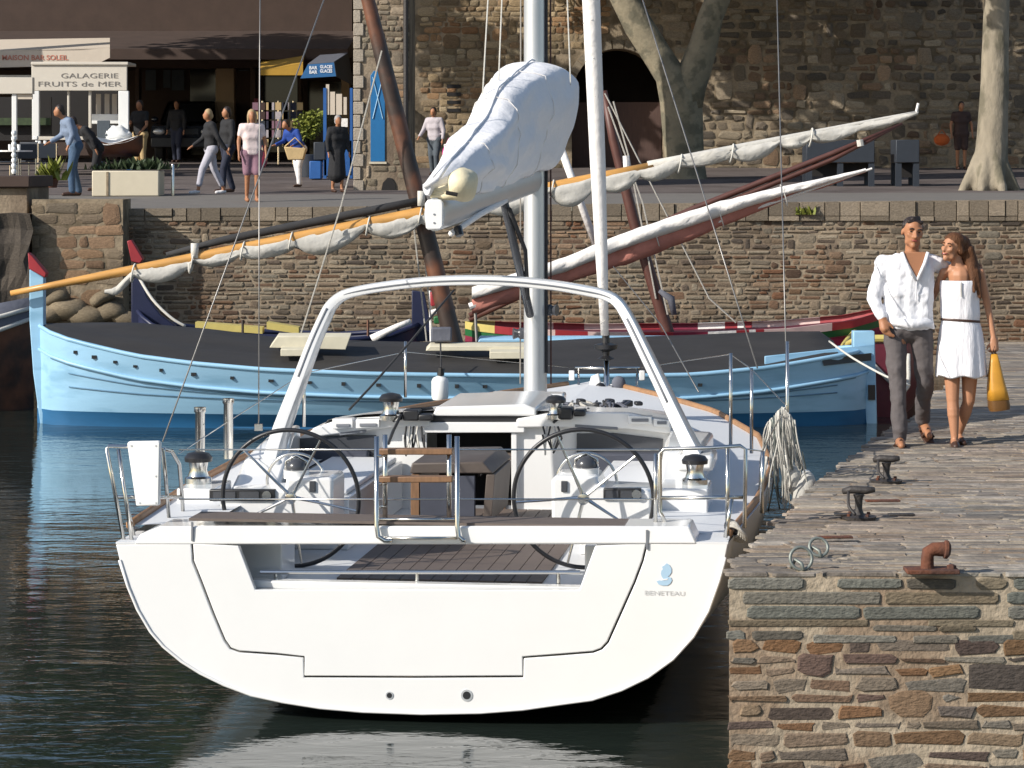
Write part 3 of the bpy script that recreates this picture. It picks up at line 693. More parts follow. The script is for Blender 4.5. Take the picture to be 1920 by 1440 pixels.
# hull sides
HBT = [(0, 1.0), (2, 1.07), (4, 1.09), (6, 1.0), (8, .76), (9.6, .42), (10.7, .14), (11.15, .015)]
tl = [loc(PB(x, y, 0)) for x, y in OUT]
bc = (tl[0][0] + tl[-1][0]) / 2
def sheer(a): return curve([(0, 1.075), (3, 1.075), (11.2, 1.10)], a)
rows = []
for i in range(30):
    a = 11.15*i/29; k = curve(HBT, a); r = []
    for b, _, z in tl:
        f = (1.075 - z)/1.05
        r.append(BL((b - bc)*k + bc*(1 - a/11.15), a + .004 + f*0.0, sheer(a) - (1.075 - z)*(1 + .05*min(a, 8))))
    rows.append(r)
for i0, i1 in ((0, 9), (18, 25)): MB().grid([r[i0:i1+1] for r in rows]).build("topside", M['gel'], yt, smooth=True)
MB().grid([r[9:19] for r in rows]).build("bottom_band", M['black'], yt, smooth=True)  # black stands for the shaded underside, so the water mirrors dark
MB().tube([PB(x, y, -.004) for x, y in OUT[1:-1]], .010, 6).build("transom_rim", M['gel'], yt, smooth='all')
def edge(a, side):
    b = tl[0][0] if side < 0 else tl[-1][0]
    return (b - bc)*curve(HBT, a) + bc*(1 - a/11.15)
# deck: side decks from gunwale to cockpit and cabin, then the foredeck
ICK = [(0, 1.36), (3.9, 1.36), (4.0, 1.34), (6.5, 1.12), (8.2, .62), (8.6, .0), (11.2, 0)]
for s in (-1, 1):
    rows = []
    for i in range(40):
        a = .34 + (11.1 - .34)*i/39; e = edge(a, s); c0 = bc*(1 - a/11.15)
        ic = min(curve(ICK, a), abs(e - c0)*.98)
        rows.append([BL(e*(1-t) + (c0 + s*ic)*t, a, sheer(a) + .006 + .03*t) for t in (0, .33, .66, 1)])
    MB().grid(rows).build("side_deck", M['gel2'], yt, smooth='all')
    MB().tube([BL(edge(.25 + .36*i, s) - s*.03, .25 + .36*i, sheer(.25 + .36*i) + .022) for i in range(30)], .030, 6, flat=.7).build("toe_rail", M['teakr'], yt, smooth='all')
    # quarter of the deck beside the stern beam
    qx = (217, 300) if s < 0 else (1285, 1365)
    p = [PB(qx[0], 1020, 0), PB(qx[1], 1020, 0)]
    MB().prism([p[0] + UP*.0, p[1] + UP*.0, p[1] + BU*.5, p[0] + BU*.5], (0, 0, .012)).build("deck_quarter", M['gel2'], yt)
# the stern beam with its teak top
zb0, zb1 = PB(790, 1022, 0).z, PB(790, 986, 0).z
def beam(px0, px1, a0, a1, z0, z1):
    b0, b1 = loc(PB(px0, 1000, 0))[0], loc(PB(px1, 1000, 0))[0]
    return [BL(b0, a0, z0), BL(b1, a0, z0), BL(b1, a1, z0), BL(b0, a1, z0)], (0, 0, z1 - z0)
mb = MB(); mb.prism([PB(250, 1021, -.006), PB(1308, 1021, -.006), PB(1292, 987, .0), PB(300, 987, .0), PB(262, 1002, 0)], BU*.36)
mb.build("stern_beam", M['gel'], yt, bevel=.012)
q, o = beam(352, 1206, .03, .35, zb1 + .002, zb1 + .018)
nsl = 9
for i in range(nsl):                              # laid teak planks on the beam
    t0, t1 = i/nsl, (i+.93)/nsl
    MB().prism([q[0] + (q[3]-q[0])*t0, q[1] + (q[2]-q[1])*t0, q[1] + (q[2]-q[1])*t1, q[0] + (q[3]-q[0])*t1], o).build("teak_plank", M['teak'], yt)
for px in (361, 1213):
    MB().box((-.006, -.008, zb0 + .001), (.006, .002, zb1), Matrix.Translation(V((PB(px, 1000, 0).x, PB(px, 1000, 0).y, 0)) - BU*.004) @ Matrix.Rotation(-TH, 4, 'Z')).build("beam_joint", M['liner'], yt)
# cockpit well
SOLE = .74
def bx(name, b0, b1, a0, a1, z0, z1, m, parent=yt, bevel=.01):
    return MB().prism([BL(b0, a0, z0), BL(b1, a0, z0), BL(b1, a1, z0), BL(b0, a1, z0)], (0, 0, z1 - z0)).build(name, m, parent, bevel=bevel)
bx("cockpit_sole", -1.36, 1.36, .09, 3.95, SOLE - .06, SOLE, M['gel2'], bevel=0)
for i in range(13):
    b = -.62 + i*.1
    bx("teak_plank", b, b + .094, .5, 3.9, SOLE + .002, SOLE + .014, M['teak'], bevel=0)
for s in (-1, 1):
    bx("cockpit_side", min(s*1.36, s*1.40), max(s*1.36, s*1.40), .37, 3.95, .3, 1.09, M['gel'], bevel=0)
    lo, hi = sorted((s*.78, s*1.35))
    bx("bench", lo, hi, 1.75, 3.93, SOLE + .001, 1.10, M['gel'])
    bx("bench_cushion", lo + .04, hi - .03, 1.85, 3.85, 1.102, 1.135, M['gel2'], bevel=.012)
    # coaming that carries the arch foot and rises to the cabin
    pf = [(1.2, 1.08), (1.75, 1.16), (2.2, 1.33), (2.9, 1.40), (4.0, 1.36), (4.0, 1.08)]
    inn_ = [(1.2, 1.24), (2.2, 1.28), (4.0, 1.58)] if s < 0 else [(1.2, 1.28), (2.2, 1.30), (4.0, 1.24)]
    o1 = 1.60 if s < 0 else 1.56
    cin = [BL(s*curve(inn_, a), a, z) for a, z in pf]; cout = [BL(s*max(o1, curve(inn_, a) + .1), a, z - .02*(z > 1.1)) for a, z in pf]
    mb = MB(); mb.add(cin + cout, [tuple(range(6)), tuple(range(11, 5, -1))] + [(i, 6+i, 6+(i+1) % 6, (i+1) % 6) for i in range(6)]); mb.build("coaming", M['gel'], yt, bevel=.04)
    # helm seat locker in the corner
    lo, hi = sorted((s*.95, s*1.34))
    bx("helm_locker", lo, hi, .40, .80, SOLE + .001, 1.0, M['gel'])
# stainless foot rail inside the stern opening
fr = MB(); fr.tube([PB(488, 1073, .22), PB(1088, 1073, .22)], .013, 8)
fr.build("foot_rail", M['steel'], yt, smooth=True)
for px in (517, 782, 1047): MB().tube([PB(px, 1075, .22), PB(px, 1112, .22)], .012, 8).build("rail_post", M['steel'], yt, smooth=True)
bx("step_board", -1.1, 1.1, .10, .20, SOLE + .001, SOLE + .05, M['gel'])

# cabin
CA = 3.95
mb = MB()
def csec(a):
    w = curve([(3.95, 1.52), (5, 1.45), (6.5, 1.22), (7.6, .9), (8.4, .55)], a); h = curve([(3.95, 1.455), (4.6, 1.43), (6.5, 1.28), (7.6, 1.19), (8.4, 1.12)], a)
    c0 = bc*(1 - a/11.15)
    return [BL(c0 + b*w, a, 1.06 + (h - 1.06)*z) for b, z in ((-1, 0), (-.97, .45), (-.88, .86), (-.7, .97), (-.35, 1.07), (0, 1.1), (.35, 1.07), (.7, .97), (.88, .86), (.97, .45), (1, 0))]
rows = [csec(a) for a in (3.95, 4.4, 5, 5.6, 6.2, 6.8, 7.4, 7.9, 8.4)]
mb.grid(rows); mb.add(rows[-1], [tuple(range(11))])
cab = mb.build("cabin", M['gel'], yt, smooth=True)
def panel(name, pts, a, m, parent=yt, th=.03, bevel=.004, off=0.0):
    return MB().prism([PB(x, y, a) - BU*off for x, y in pts], BU*th).build(name, m, parent, bevel=bevel)
# aft face of the cabin, left and right of the companionway
panel("bulkhead", [(545, 1010), (545, 830), (596, 800), (640, 785), (735, 780), (800, 792), (800, 1010)], CA, M['gel'])
panel("bulkhead", [(968, 1010), (968, 792), (1035, 780), (1180, 782), (1265, 806), (1300, 835), (1300, 1010)], CA, M['gel'])
panel("bulkhead_window", [(556, 900), (556, 822), (640, 816), (706, 815), (706, 900)], CA, M['darkgrey'], off=.035)
panel("bulkhead_window", [(1082, 900), (1082, 812), (1150, 811), (1244, 822), (1240, 900)], CA, M['darkgrey'], off=.035)
panel("backrest", [(556, 925), (556, 845), (690, 845), (690, 925)], CA - .12, M['navyfab'], th=.1, bevel=.02)
panel("backrest", [(1100, 915), (1100, 850), (1238, 850), (1238, 915)], CA - .12, M['navyfab'], th=.1, bevel=.02)
# brow over the windows with instrument pods
panel("brow", [(588, 802), (630, 788), (735, 782), (808, 782), (808, 800), (735, 800), (640, 812), (592, 818)], CA, M['gel'], th=.4, off=.07, bevel=.012)
panel("brow", [(970, 800), (970, 784), (1050, 770), (1180, 772), (1258, 790), (1262, 812), (1180, 803), (1050, 800)], CA, M['gel'], th=.4, off=.07, bevel=.012)
for pts in ([(624, 804), (624, 785), (662, 784), (662, 802)], [(668, 803), (668, 786), (712, 785), (712, 801)], [(1178, 794), (1178, 779), (1222, 781), (1222, 795)], [(1226, 799), (1226, 784), (1256, 788), (1256, 801)]):
    pod = panel("vent_box", pts, CA - .1, M['gel'], th=.12, off=.02)
    x0 = pts[0][0] + 6; x1 = pts[2][0] - 6
    panel("vent_slot", [(x0, pts[0][1]-3), (x0, pts[0][1]-9), (x1, pts[0][1]-9), (x1, pts[0][1]-3)], CA - .13, M['liner'], pod, th=.01)
for a_, b_ in (((1080, 796), (1160, 801)), ((640, 812), (690, 806))):
    panel("groove", [(a_[0], a_[1]+3), (a_[0], a_[1]-2), (b_[0], b_[1]-2), (b_[0], b_[1]+3)], CA, M['liner'], th=.01, off=.078)
# sliding hatch and companionway
panel("hatch", [(812, 779), (820, 762), (985, 757), (1006, 765), (1006, 779)], CA, M['gel'], th=1.2, off=.05, bevel=.012)
panel("hatch_gap", [(806, 790), (812, 779.5), (1000, 779.5), (1000, 790)], CA, M['black'], th=.3, off=.02)
panel("hatch_beam", [(792, 810), (800, 790.5), (985, 790.5), (985, 810)], CA, M['gel'], th=.12, off=.06, bevel=.006)
panel("companionway", [(806, 1008), (806, 811), (964, 811), (964, 1008)], CA, M['darkin'], th=.03, off=-.35, bevel=0)
panel("door_frame", [(960, 985), (960, 811), (970, 811), (970, 985)], CA, M['gel'], th=.08, off=.04)
panel("washboard", [(806, 1005), (806, 948), (964, 948), (964, 1005)], CA, M['liner'], th=.03, off=.0)
panel("chart_table", [(800, 880), (800, 852), (958, 852), (958, 880)], CA, M['teak'], th=.3, off=-.05)
panel("stair_side", [(925, 985), (925, 870), (948, 850), (948, 985)], CA, M['wood'], th=.03, off=.02)
MB().box((-.3, -.12, 0), (.3, .12, .07), Matrix.Translation(PB(990, 752, 5.4)) @ Matrix.Rotation(-TH, 4, 'Z')).build("deck_vent", M['gel'], yt, bevel=.02)
# cockpit table with folded leaves
TA = 2.2
tbl = panel("cockpit_table", [(768, 888), (772, 868), (905, 866), (925, 888)], TA, M['dkwood'], th=1.0, bevel=.01)
panel("table_leaf", [(770, 978), (770, 890), (786, 890), (786, 978)], TA, M['wood'], tbl, th=.9)
panel("table_end", [(788, 972), (788, 893), (890, 893), (890, 972)], TA, M['navyfab'], tbl, th=.05)
panel("table_leaf", [(905, 978), (912, 890), (928, 890), (921, 978)], TA, M['dkwood'], tbl, th=.9)
for px in (905, 925): MB().tube([PB(px, 850, 3.2), PB(px - 6, 892, 3.0)], .012, 6).build("table_handle", M['steel'], tbl, smooth=True)

# wheels and pedestals
def helm(cx, cy, x0, x1, y0, y1, screen, pod, tilt=6, side=1):
    a = .92
    c = PB(cx, cy, a); nrm = (BU*math.cos(math.radians(tilt)) + UP*math.sin(math.radians(tilt)))
    wh = MB().torus(c, nrm, .446, .0145, 72, 10).build("steering_wheel", M['black'], yt, smooth='all')
    e1 = BV; e2 = nrm.cross(BV).normalized()
    if e2.z < 0: e2 = -e2
    for i in range(5):
        w = math.radians(62 + 72*i + (0 if side < 0 else -22)); dv = e1*math.cos(w) + e2*math.sin(w)
        MB().tube([c + dv*.03 + nrm*.03, c + dv*.2 + nrm*.018, c + dv*.436], [.013, .009, .008], 8).build("spoke", M['steel'], wh, smooth=True)
    MB().lathe(c - nrm*.03, nrm, [(.01, 0), (.036, .006), (.04, .03), (.03, .07)], 16).build("hub", M['steel'], wh, smooth=True)
    # pedestal
    ped = MB().prism([PB(x, y, a + .22) for x, y in ((x0, 1012), (x0, y0 + 42), (x0 + 8, y0 + 30), (x1 - 90 if side < 0 else x0 + 80, y0 + 22), (x1 - 88 if side < 0 else x0 + 84, y0), (x1 - 4, y0 - 0), (x1, y0 + 8), (x1, 1012))] if side < 0 else
                     [PB(x, y, a + .22) for x, y in ((x0, 1012), (x0, y0 + 8), (x0 + 5, y0), (x0 + 84, y0), (x0 + 92, y0 + 22), (x1 - 8, y0 + 26), (x1, y0 + 36), (x1, 1012))], BU*.42).build("helm_pedestal", M['gel'], yt, bevel=.02)
    sx0, sx1, sy0, sy1 = screen
    scn = MB().prism([PB(x, y, a + .2) for x, y in ((sx0, sy1), (sx0, sy0), (sx1, sy0), (sx1, sy1))], BU*.05).build("instrument_panel", M['black'], ped, bevel=.006)
    k = (sx1 - sx0)
    MB().prism([PB(x, y, a + .194) for x, y in ((sx0 + k*.06, sy1 - 4), (sx0 + k*.06, sy0 + 4), (sx0 + k*.4, sy0 + 4), (sx0 + k*.4, sy1 - 4))], BU*.01).build("display", M['darkgrey'], ped)
    MB().prism([PB(x, y, a + .194) for x, y in ((sx0 + k*.46, sy1 - 4), (sx0 + k*.46, sy0 + 4), (sx0 + k*.76, sy0 + 4), (sx0 + k*.76, sy1 - 4))], BU*.01).build("display", M['darkgrey'], ped)
    MB().lathe(PB(sx1 - k*.12, (sy0 + sy1)/2, a + .197), -BU, [(.032, 0), (.03, .008)], 14).build("gauge", M['steel'], ped)
    px, py = pod
    base = PB(px, py + 10, a + .4)
    MB().lathe(base - UP*.05, UP, [(.085, 0), (.085, .05), (.09, .055)], 20).build("compass_base", M['gel'], ped, smooth=True)
    MB().ell(base + UP*.02, (.07, .07, .06)).build("compass", M['darkgrey'], ped, smooth='all')
    MB().tube([base + BV*(-.075), base + BV*(-.07) + UP*.06, base + UP*.1, base + BV*.07 + UP*.06, base + BV*.075], .009, 8).build("compass_guard", M['steel'], ped, smooth='all')
    MB().box((-.02, -.01, -.035), (.02, .02, .035), Matrix.Translation(PB((x1 - 38) if side < 0 else (x0 + 24), 912, a + .215)) @ Matrix.Rotation(-TH, 4, 'Z')).build("throttle", M['darkgrey'], ped, bevel=.004)
helm(545, 934, 412, 624, 895, 985, (392, 515, 918, 940), (556, 872), side=-1)
helm(1094, 935, 1034, 1222, 893, 985, (1131, 1202, 916, 938), (1099, 868), side=1)
# grab ring of stainless tube behind the right compass and left one
for cx, cy in ((1100, 905), (556, 905)):
    MB().torus(PB(cx, cy, 1.55), BU + UP*.1, .20, .010, 36, 6).build("grab_ring", M['steel'], yt, smooth='all')

# targa arch over the cockpit
AL = [(512, 862), (530, 800), (566, 704), (590, 640), (612, 590), (622, 572), (640, 556), (665, 547), (720, 537), (800, 528), (882, 525), (960, 527), (1040, 535), (1100, 545), (1135, 553), (1158, 566), (1178, 596), (1206, 652), (1240, 722), (1282, 810), (1303, 852)]
AW = [.098, .086, .075, .070, .066, .062, .060, .058, .056, .056, .056, .056, .056, .056, .058, .060, .064, .070, .076, .088, .10]
pts = [PB(x, y, 2.75 - .45*max(0, (y - 560))/300 + 0.0) for x, y in AL]
# resample the arch smoothly
def smooth_path(pts, n=4):
    out = []
    for i in range(len(pts)-1):
        p0, p1, p2, p3 = pts[max(i-1,0)], pts[i], pts[i+1], pts[min(i+2, len(pts)-1)]
        for k in range(n):
            t = k/n
            out.append(.5*((2*p1) + (p2-p0)*t + (2*p0-5*p1+4*p2-p3)*t*t + (3*p1-p0-3*p2+p3)*t*t*t))
    return out + [pts[-1]]
sp = smooth_path(pts, 3); sw = []
for i in range(len(AW)-1): sw += [lerp(AW[i], AW[i+1], k/3) for k in range(3)]
sw.append(AW[-1])
rows = []
for i, p in enumerate(sp):
    t = (sp[min(i+1, len(sp)-1)] - sp[max(i-1, 0)]).normalized(); b = BU; a = t.cross(b).normalized()
    w = sw[i]
    rows.append([p + a*w*.62*x + b*w*1.7*y for x, y in ((-1, -.5), (-.75, -1), (.0, -1.05), (.75, -1), (1, -.5), (1, .5), (.75, 1), (-.75, 1), (-1, .5))])
arch = MB().grid(rows, closed=True).build("arch", M['gel'], yt, smooth=True)
for s, idx in ((-1, (6, 15)), (1, (48, 56))):     # dark track let into each leg
    seg = sp[idx[0]:idx[1]]
    MB().tube([p - BU*(sw[idx[0]+k]*1.72) + V((0,0,0)) for k, p in enumerate(seg)], .009, 6).build("track", M['liner'], arch, smooth='all')
k = len(sp)//2
MB().tube([p - BU*.10 for p in sp[18:46]], .006, 6).build("mainsheet_track", M['liner'], arch, smooth='all')
for s, (px, py) in ((-1, (505, 868)), (1, (1306, 860))):
    MB().box((-.13, -.25, -.06), (.13, .25, .05), Matrix.Translation(PB(px, py, 2.3)) @ Matrix.Rotation(-TH, 4, 'Z')).build("arch_foot", M['gel'], arch, bevel=.03)

# mast, boom, sail cover, furled genoa, standing rigging
MA = 6.5
m0, mtop = PB(1004, 742, MA), PB(1000, 300, MA); mtop.z = 17.0
rows = []
for z in (m0.z - .15, 3, 6, 10, 17):
    c = V((lerp(m0.x, mtop.x, 0), m0.y, z))
    rows.append([c + BV*.098*math.cos(w) + BU*.15*math.sin(w) for w in [2*math.pi*i/20 for i in range(20)]])
mst = MB().grid(rows, closed=True).build("mast", M['alu'], yt, smooth='all')
MB().tube([m0 + BV*.10 - BU*.06 + UP*.2, V((m0.x, m0.y, 15)) + BV*.10 - BU*.06], .014, 6).build("halyard", M['roped'], mst)
MB().tube([m0 + BV*.13 + BU*.02 + UP*.1, V((m0.x, m0.y, 15)) + BV*.115], .008, 6).build("halyard", M['redspar'], mst)
MB().tube([m0 - BV*.13 + UP*.1, V((m0.x, m0.y, 12)) - BV*.115], .007, 6).build("halyard", M['wire'], mst)
for zz, sd in ((1.9, -1), (2.1, 1)):
    MB().lathe(V((m0.x, m0.y, zz)) + BV*sd*.10, BV*sd - BU*.3, [(.05, 0), (.05, .03), (.035, .05), (.05, .09)], 12).build("mast_winch", M['darkgrey'], mst, smooth=True)
b0, b1 = PB(815, 402, 2.35), PB(1000, 336, MA - .15)
rows = []
for t in (0, .5, 1):
    c = b0.lerp(b1, t)
    rows.append([c + BV*.075*math.cos(w) + UP*.118*math.sin(w) for w in [2*math.pi*i/14 for i in range(14)]])
bm_ = MB(); bm_.grid(rows, closed=True); bm_.add(rows[0], [tuple(range(14))]); boom = bm_.build("boom", M['alu'], yt, smooth=True)
MB().prism([PB(x, y, 2.31) for x, y in ((798, 428), (796, 382), (802, 374), (826, 374), (831, 380), (831, 424), (826, 431), (803, 431))], BU*.05).build("boom_end", M['gel'], boom, bevel=.01)
for py in (402, 418): MB().lathe(PB(814, py, 2.305), BU, [(.007, 0), (.007, .01)], 8).build("rivet", M['liner'], boom)
MB().tube([PB(945, 378, 4.9), PB(994, 590, MA - .2)], .034, 10).build("boom_vang", M['darkgrey'], boom, smooth='all')
MB().tube([PB(846, 438, 2.75), PB(900, 402, 3.6), PB(948, 376, 4.8)], .022, 8).build("reefing_line", M['canvasw'], boom, smooth='all')
MB().tube([PB(858, 425, 2.8), PB(862, 442, 2.78)], .03, 8).build("block", M['black'], boom)
MB().tube([PB(955, 392, 4.9), PB(985, 470, 5.6), PB(990, 560, 6.0)], .018, 6).build("sheet", M['roped'], boom, smooth='all')
ST = [(0, 800, 366, 344, 8), (.08, 826, 372, 322, 22), (.2, 860, 371, 284, 40), (.35, 893, 366, 240, 54), (.5, 916, 358, 216, 52), (.57, 934, 353, 170, 50), (.66, 952, 347, 150, 58), (.8, 972, 335, 134, 74), (.92, 993, 326, 118, 80), (1.0, 1008, 320, 116, 82)]
rows = []
for i in range(34):
    t = i/33; a = 2.3 + t*(MA - .1 - 2.3)
    cx, yb, yt_, hw_ = [curve([(s[0], s[k]) for s in ST], t) for k in (1, 2, 3, 4)]
    lo, hi = PB(cx, yb, a), PB(cx, yt_, a); h = hi.z - lo.z; r = hw_/FOC*lo.y; row = []
    for j in range(28):
        w = 2*math.pi*j/28; sx = math.sin(w); cz = -math.cos(w)
        zz = (cz + 1)/2
        wid = (abs(sx)**.62)*(.60 + .60*zz)
        p = lo + BV*(math.copysign(wid, sx)*r) + UP*(h*zz)
        o = noise.noise(V((t*5 + zz*4, zz*3, sx*1.2)))*.055 + noise.noise(V((t*9 + zz*11, zz*6 - t*8, sx*2)))*.040 + noise.noise(V((t*24 - zz*14, zz*15, sx*3)))*.013 - (abs(noise.noise(V((t*7 + zz*5, zz*4 - t*5, sx*1.6 + 9)))) - .2)*.075 - (abs(noise.noise(V((t*15 - zz*10, zz*9, sx*2.5 + 4)))) - .2)*.035
        # cloth hangs in diagonal folds towards the lazy lines
        p = p + (BV*sx + UP*(zz - .5))*o*min(1, t*6)
        row.append(p)
    rows.append(row)
mb = MB(); mb.grid(rows, closed=True); mb.add(rows[0], [tuple(range(28))]); mb.add(rows[-1], [tuple(range(28))])
bag = mb.build("sail_cover", M['sailcov'], yt, smooth='all', subs=1)
for i in (9, 18, 26):                            # stitched seams round the cover
    MB().tube([rows[i][j] + (rows[i][j] - sum(rows[i], V())/28).normalized()*.003 for j in range(28)], .004, 5).build("seam", M['canvasw'], bag, smooth='all')
MB().tube([r[14] + UP*.006 for r in rows[1:-1]], .009, 6).build("zip", M['sailcov'], bag, smooth='all')
mb = MB(); mb.ell(PB(868, 346, 2.5), (.105, .22, .125), Matrix.Rotation(-TH, 3, 'Z'), 16, 12)
for i in range(3): mb.tube([PB(806, 358 + i*6, 2.36), PB(840, 352 + i*7, 2.38), PB(868, 346 + i*8, 2.42)], [.012, .03, .05], 8)
for q in mb.v: q += noise.noise_vector(q*9)*.02
mb.build("folded_sail", M['cream'], bag, smooth='all')
MB().tube([PB(836, 361, 2.26), PB(858, 365, 2.27)], .014, 6).build("sail_slide", M['darkin'], bag)
MB().tube([PB(795, 350, 2.30), PB(818, 337, 2.3), PB(846, 300, 2.5)], [.018, .022, .012], 8).build("zip_flap", M['sailcov'], bag, smooth='all')
for px, py, a, px2 in ((905, 178, 4.6, 872), (935, 150, 5.0, 918), (1070, 160, 6.0, 1035)):
    p = PB(px, py, a); MB().tube([p, V((m0.x + (p.x - m0.x)*.55, p.y + (m0.y - p.y)*.5, 7.5))], .006, 5).build("lazy_jack", M['ropew'], bag)
g0, g1 = PB(1134, 628, 10.6), PB(1112, 88, 10.05)
dr = (g1 - g0); pth = [g0, g0 + dr*.25, g0 + dr*.6, g1, g0 + dr*1.5, g0 + dr*2.2]
gen = MB().tube(pth, [.040, .060, .078, .086, .095, .10], 14).build("furled_genoa", M['canvasw'], yt, smooth='all')
for i in range(14):
    p = g0 + dr*(i*.13 + .05); r = .045 + .04*min(1, i*.13)
    MB().tube([p + V((-r*1.04, -.02, -.03)), p + V((0, -r*1.08, .0)), p + V((r*1.04, -.02, .04))], .004, 5).build("leech_seam", M['canvas'], gen, smooth='all')
dm = MB(); dm.lathe(PB(1136, 676, 10.65), UP, [(.03, 0), (.085, .02), (.035, .05), (.04, .09), (.115, .12), (.12, .16), (.04, .18), (.035, .3)], 16)
dm.build("furling_drum", M['black'], yt, smooth=True)
# bow pulpit, anchor
for pl in ([(1078, 690), (1137, 690), (1200, 690)],):
    MB().tube([PB(x, y, 10.7) for x, y in pl], .014, 8).build("pulpit", M['steel'], yt, smooth='all')
for px, q in ((1084, 1072), (1195, 1204)):
    MB().tube([PB(px, 690, 10.7), PB(px + (3 if px < 1100 else -2), 770, 10.4)], .012, 8).build("pulpit_leg", M['steel'], yt, smooth='all')
    MB().box((-.028, -.02, -.055), (.028, .02, .045), Matrix.Translation(PB(q, 703, 10.6))).build("bow_light", M['gel'], yt, bevel=.008)
MB().tube([PB(1137, 676, 10.7), PB(1138, 778, 10.5)], .03, 8).build("anchor_shank", M['steel'], yt, smooth='all')
MB().prism([PB(x, y, 10.5) for x, y in ((1098, 745), (1108, 706), (1122, 700), (1126, 716), (1116, 745))], BU*.06).build("anchor", M['gel'], yt, bevel=.01)
for x, y, r in ((1126, 728, .055), (1160, 718, .07), (1152, 735, .06)):
    MB().ell(PB(x, y, 10.45), (r, r*.7, r)).build("line_coil", M['black'] if x != 1160 else M['greycan'], yt, smooth='all')
# deck gear on the cabin roof: clutches, lines, small winches
rg = random.Random(4)
for i in range(9):
    x = 1050 + i*18 + rg.uniform(-4, 4)
    MB().box((-.032, -.05, 0), (.032, .05, rg.uniform(.03, .06)), Matrix.Translation(PB(x, 764 - (i % 3)*2, 6.0 + (i % 2)*.4)) @ Matrix.Rotation(rg.uniform(-.5, .5), 4, 'Z')).build("rope_clutch", M['black'] if i % 3 else M['darkgrey'], yt, bevel=.012)
for i in range(10):
    x = rg.uniform(1045, 1200); MB().tube(smooth_path([PB(x, 764, 5.7), PB(x + rg.uniform(-14, 14), 756, 5.9), PB(x + rg.uniform(-22, 22), 762, 6.0), PB(x + rg.uniform(-14, 14), 752, 6.2)], 3), rg.uniform(.008, .016), 5).build("loose_line", M[rg.choice(['roped', 'rope', 'greycan'])], yt, smooth='all')
def winch(p, s, name="winch"):
    w = MB().lathe(p, UP, [(.075*s, 0), (.075*s, .03*s), (.058*s, .04*s), (.047*s, .075*s), (.055*s, .12*s)], 18).build(name, M['steel'], yt, smooth=True)
    MB().lathe(p + UP*.121*s, UP, [(.075*s, 0), (.078*s, .022*s), (.06*s, .045*s), (.02*s, .055*s)], 18).build("winch_top", M['black'], w, smooth=True)
    return w
winch(PB(733, 792, CA - .1) + UP*.02, 1.15); winch(PB(1042, 785, CA - .05), 1.0)
for s, pts in ((-1, [(740, 785), (775, 772), (806, 768), (812, 778)]), (1, [(1040, 788), (1064, 776), (1090, 776), (1098, 770)])):
    for k in range(4): MB().tube([PB(x + rg.uniform(-6, 6), y + rg.uniform(-5, 5), CA - .1 + .1*i) for i, (x, y) in enumerate(pts)], .012, 6).build("rope_tail", M['roped'], yt, smooth='all')
for x0, y0, w_, h_ in ((757, 788, 30, 20), (786, 788, 26, 12), (1050, 786, 24, 22), (1076, 780, 22, 12)):
    panel("clutch", [(x0, y0), (x0, y0 - h_), (x0 + w_, y0 - h_), (x0 + w_, y0)], CA - .1, M['black'], th=.16, off=.05, bevel=.012)
MB().tube([PB(752, 778, CA - .15), PB(738, 806, CA - .3), PB(728, 832, CA - .5)], .012, 6).build("winch_handle", M['black'], yt)
for s, x0 in ((-1, 762), (1, 1018)):
    for k in range(5):
        x = x0 + k*7
        MB().tube([PB(x, 800, CA - .12), PB(x + rg.uniform(-8, 8), 822, CA - .2), PB(x + rg.uniform(-12, 12), 846 + rg.uniform(-8, 10), CA - .22), PB(x + rg.uniform(-6, 6), 815, CA - .24)], .008, 5).build("line_tail", M['ropew'] if k % 2 else M['roped'], yt, smooth='all')
winch(PB(372, 906, 1.7), 1.22); winch(PB(1303, 908, 1.55), 1.12)
bx("winch_base", *sorted((loc(PB(1330, 920, 1.5))[0], loc(PB(1240, 920, 1.5))[0])), 1.3, 1.8, 1.07, PB(1303, 908, 1.55).z, M['gel'])
bx("winch_base", *sorted((loc(PB(345, 920, 1.6))[0], loc(PB(415, 920, 1.6))[0])), 1.4, 1.9, 1.07, PB(372, 906, 1.7).z, M['gel'])
for x, y0, y1, a in ((375, 765, 880, 2.0), (428, 745, 860, 2.6)):
    MB().lathe(PB(x, y1, a), UP, [(.034, 0), (.034, (y1-y0)/FOC*18.6 - .04), (.042, (y1-y0)/FOC*18.6 - .03), (.042, (y1-y0)/FOC*18.6)], 14).build("deck_post", M['steel'], yt, smooth=True)
# pushpits
def tub(name, pl, r=.0125, m='steel', n=8, parent=yt): return MB().tube([PB(x, y, a) for x, y, a in pl], r, n).build(name, M[m], parent, smooth='all')
tub("pushpit", [(232, 1012, .12), (200, 842, .12), (204, 836, .14), (300, 840, .18), (322, 846, .3), (336, 870, .6), (342, 935, .9), (344, 985, 1.0)])
tub("pushpit_rail", [(214, 932, .12), (300, 932, .3), (342, 932, .9)])
for pl in ([(247, 1014, .1), (222, 842, .14)], [(252, 1010, .3), (236, 935, .25)], [(318, 985, .7), (306, 842, .2)]): tub("pushpit_post", pl)
tub("pushpit", [(1250, 985, .2), (1238, 960, .2), (1237, 850, .2), (1246, 842, .2), (1330, 840, .15), (1388, 836, .15), (1398, 842, .15), (1396, 990, .12)])
tub("pushpit_rail", [(1240, 934, .2), (1330, 933, .17), (1394, 932, .15)])
for pl in ([(1229, 985, .2), (1229, 850, .2)], [(1364, 1005, .15), (1364, 842, .15)], [(1360, 1008, .1), (1372, 935, .12)], [(1428, 962, .5), (1430, 846, .5)]): tub("pushpit_post", pl)
for y in (843, 936): tub("lifeline", [(336, y, .4), (700, y, .3), (1236, y, .2)], .0055, n=6)
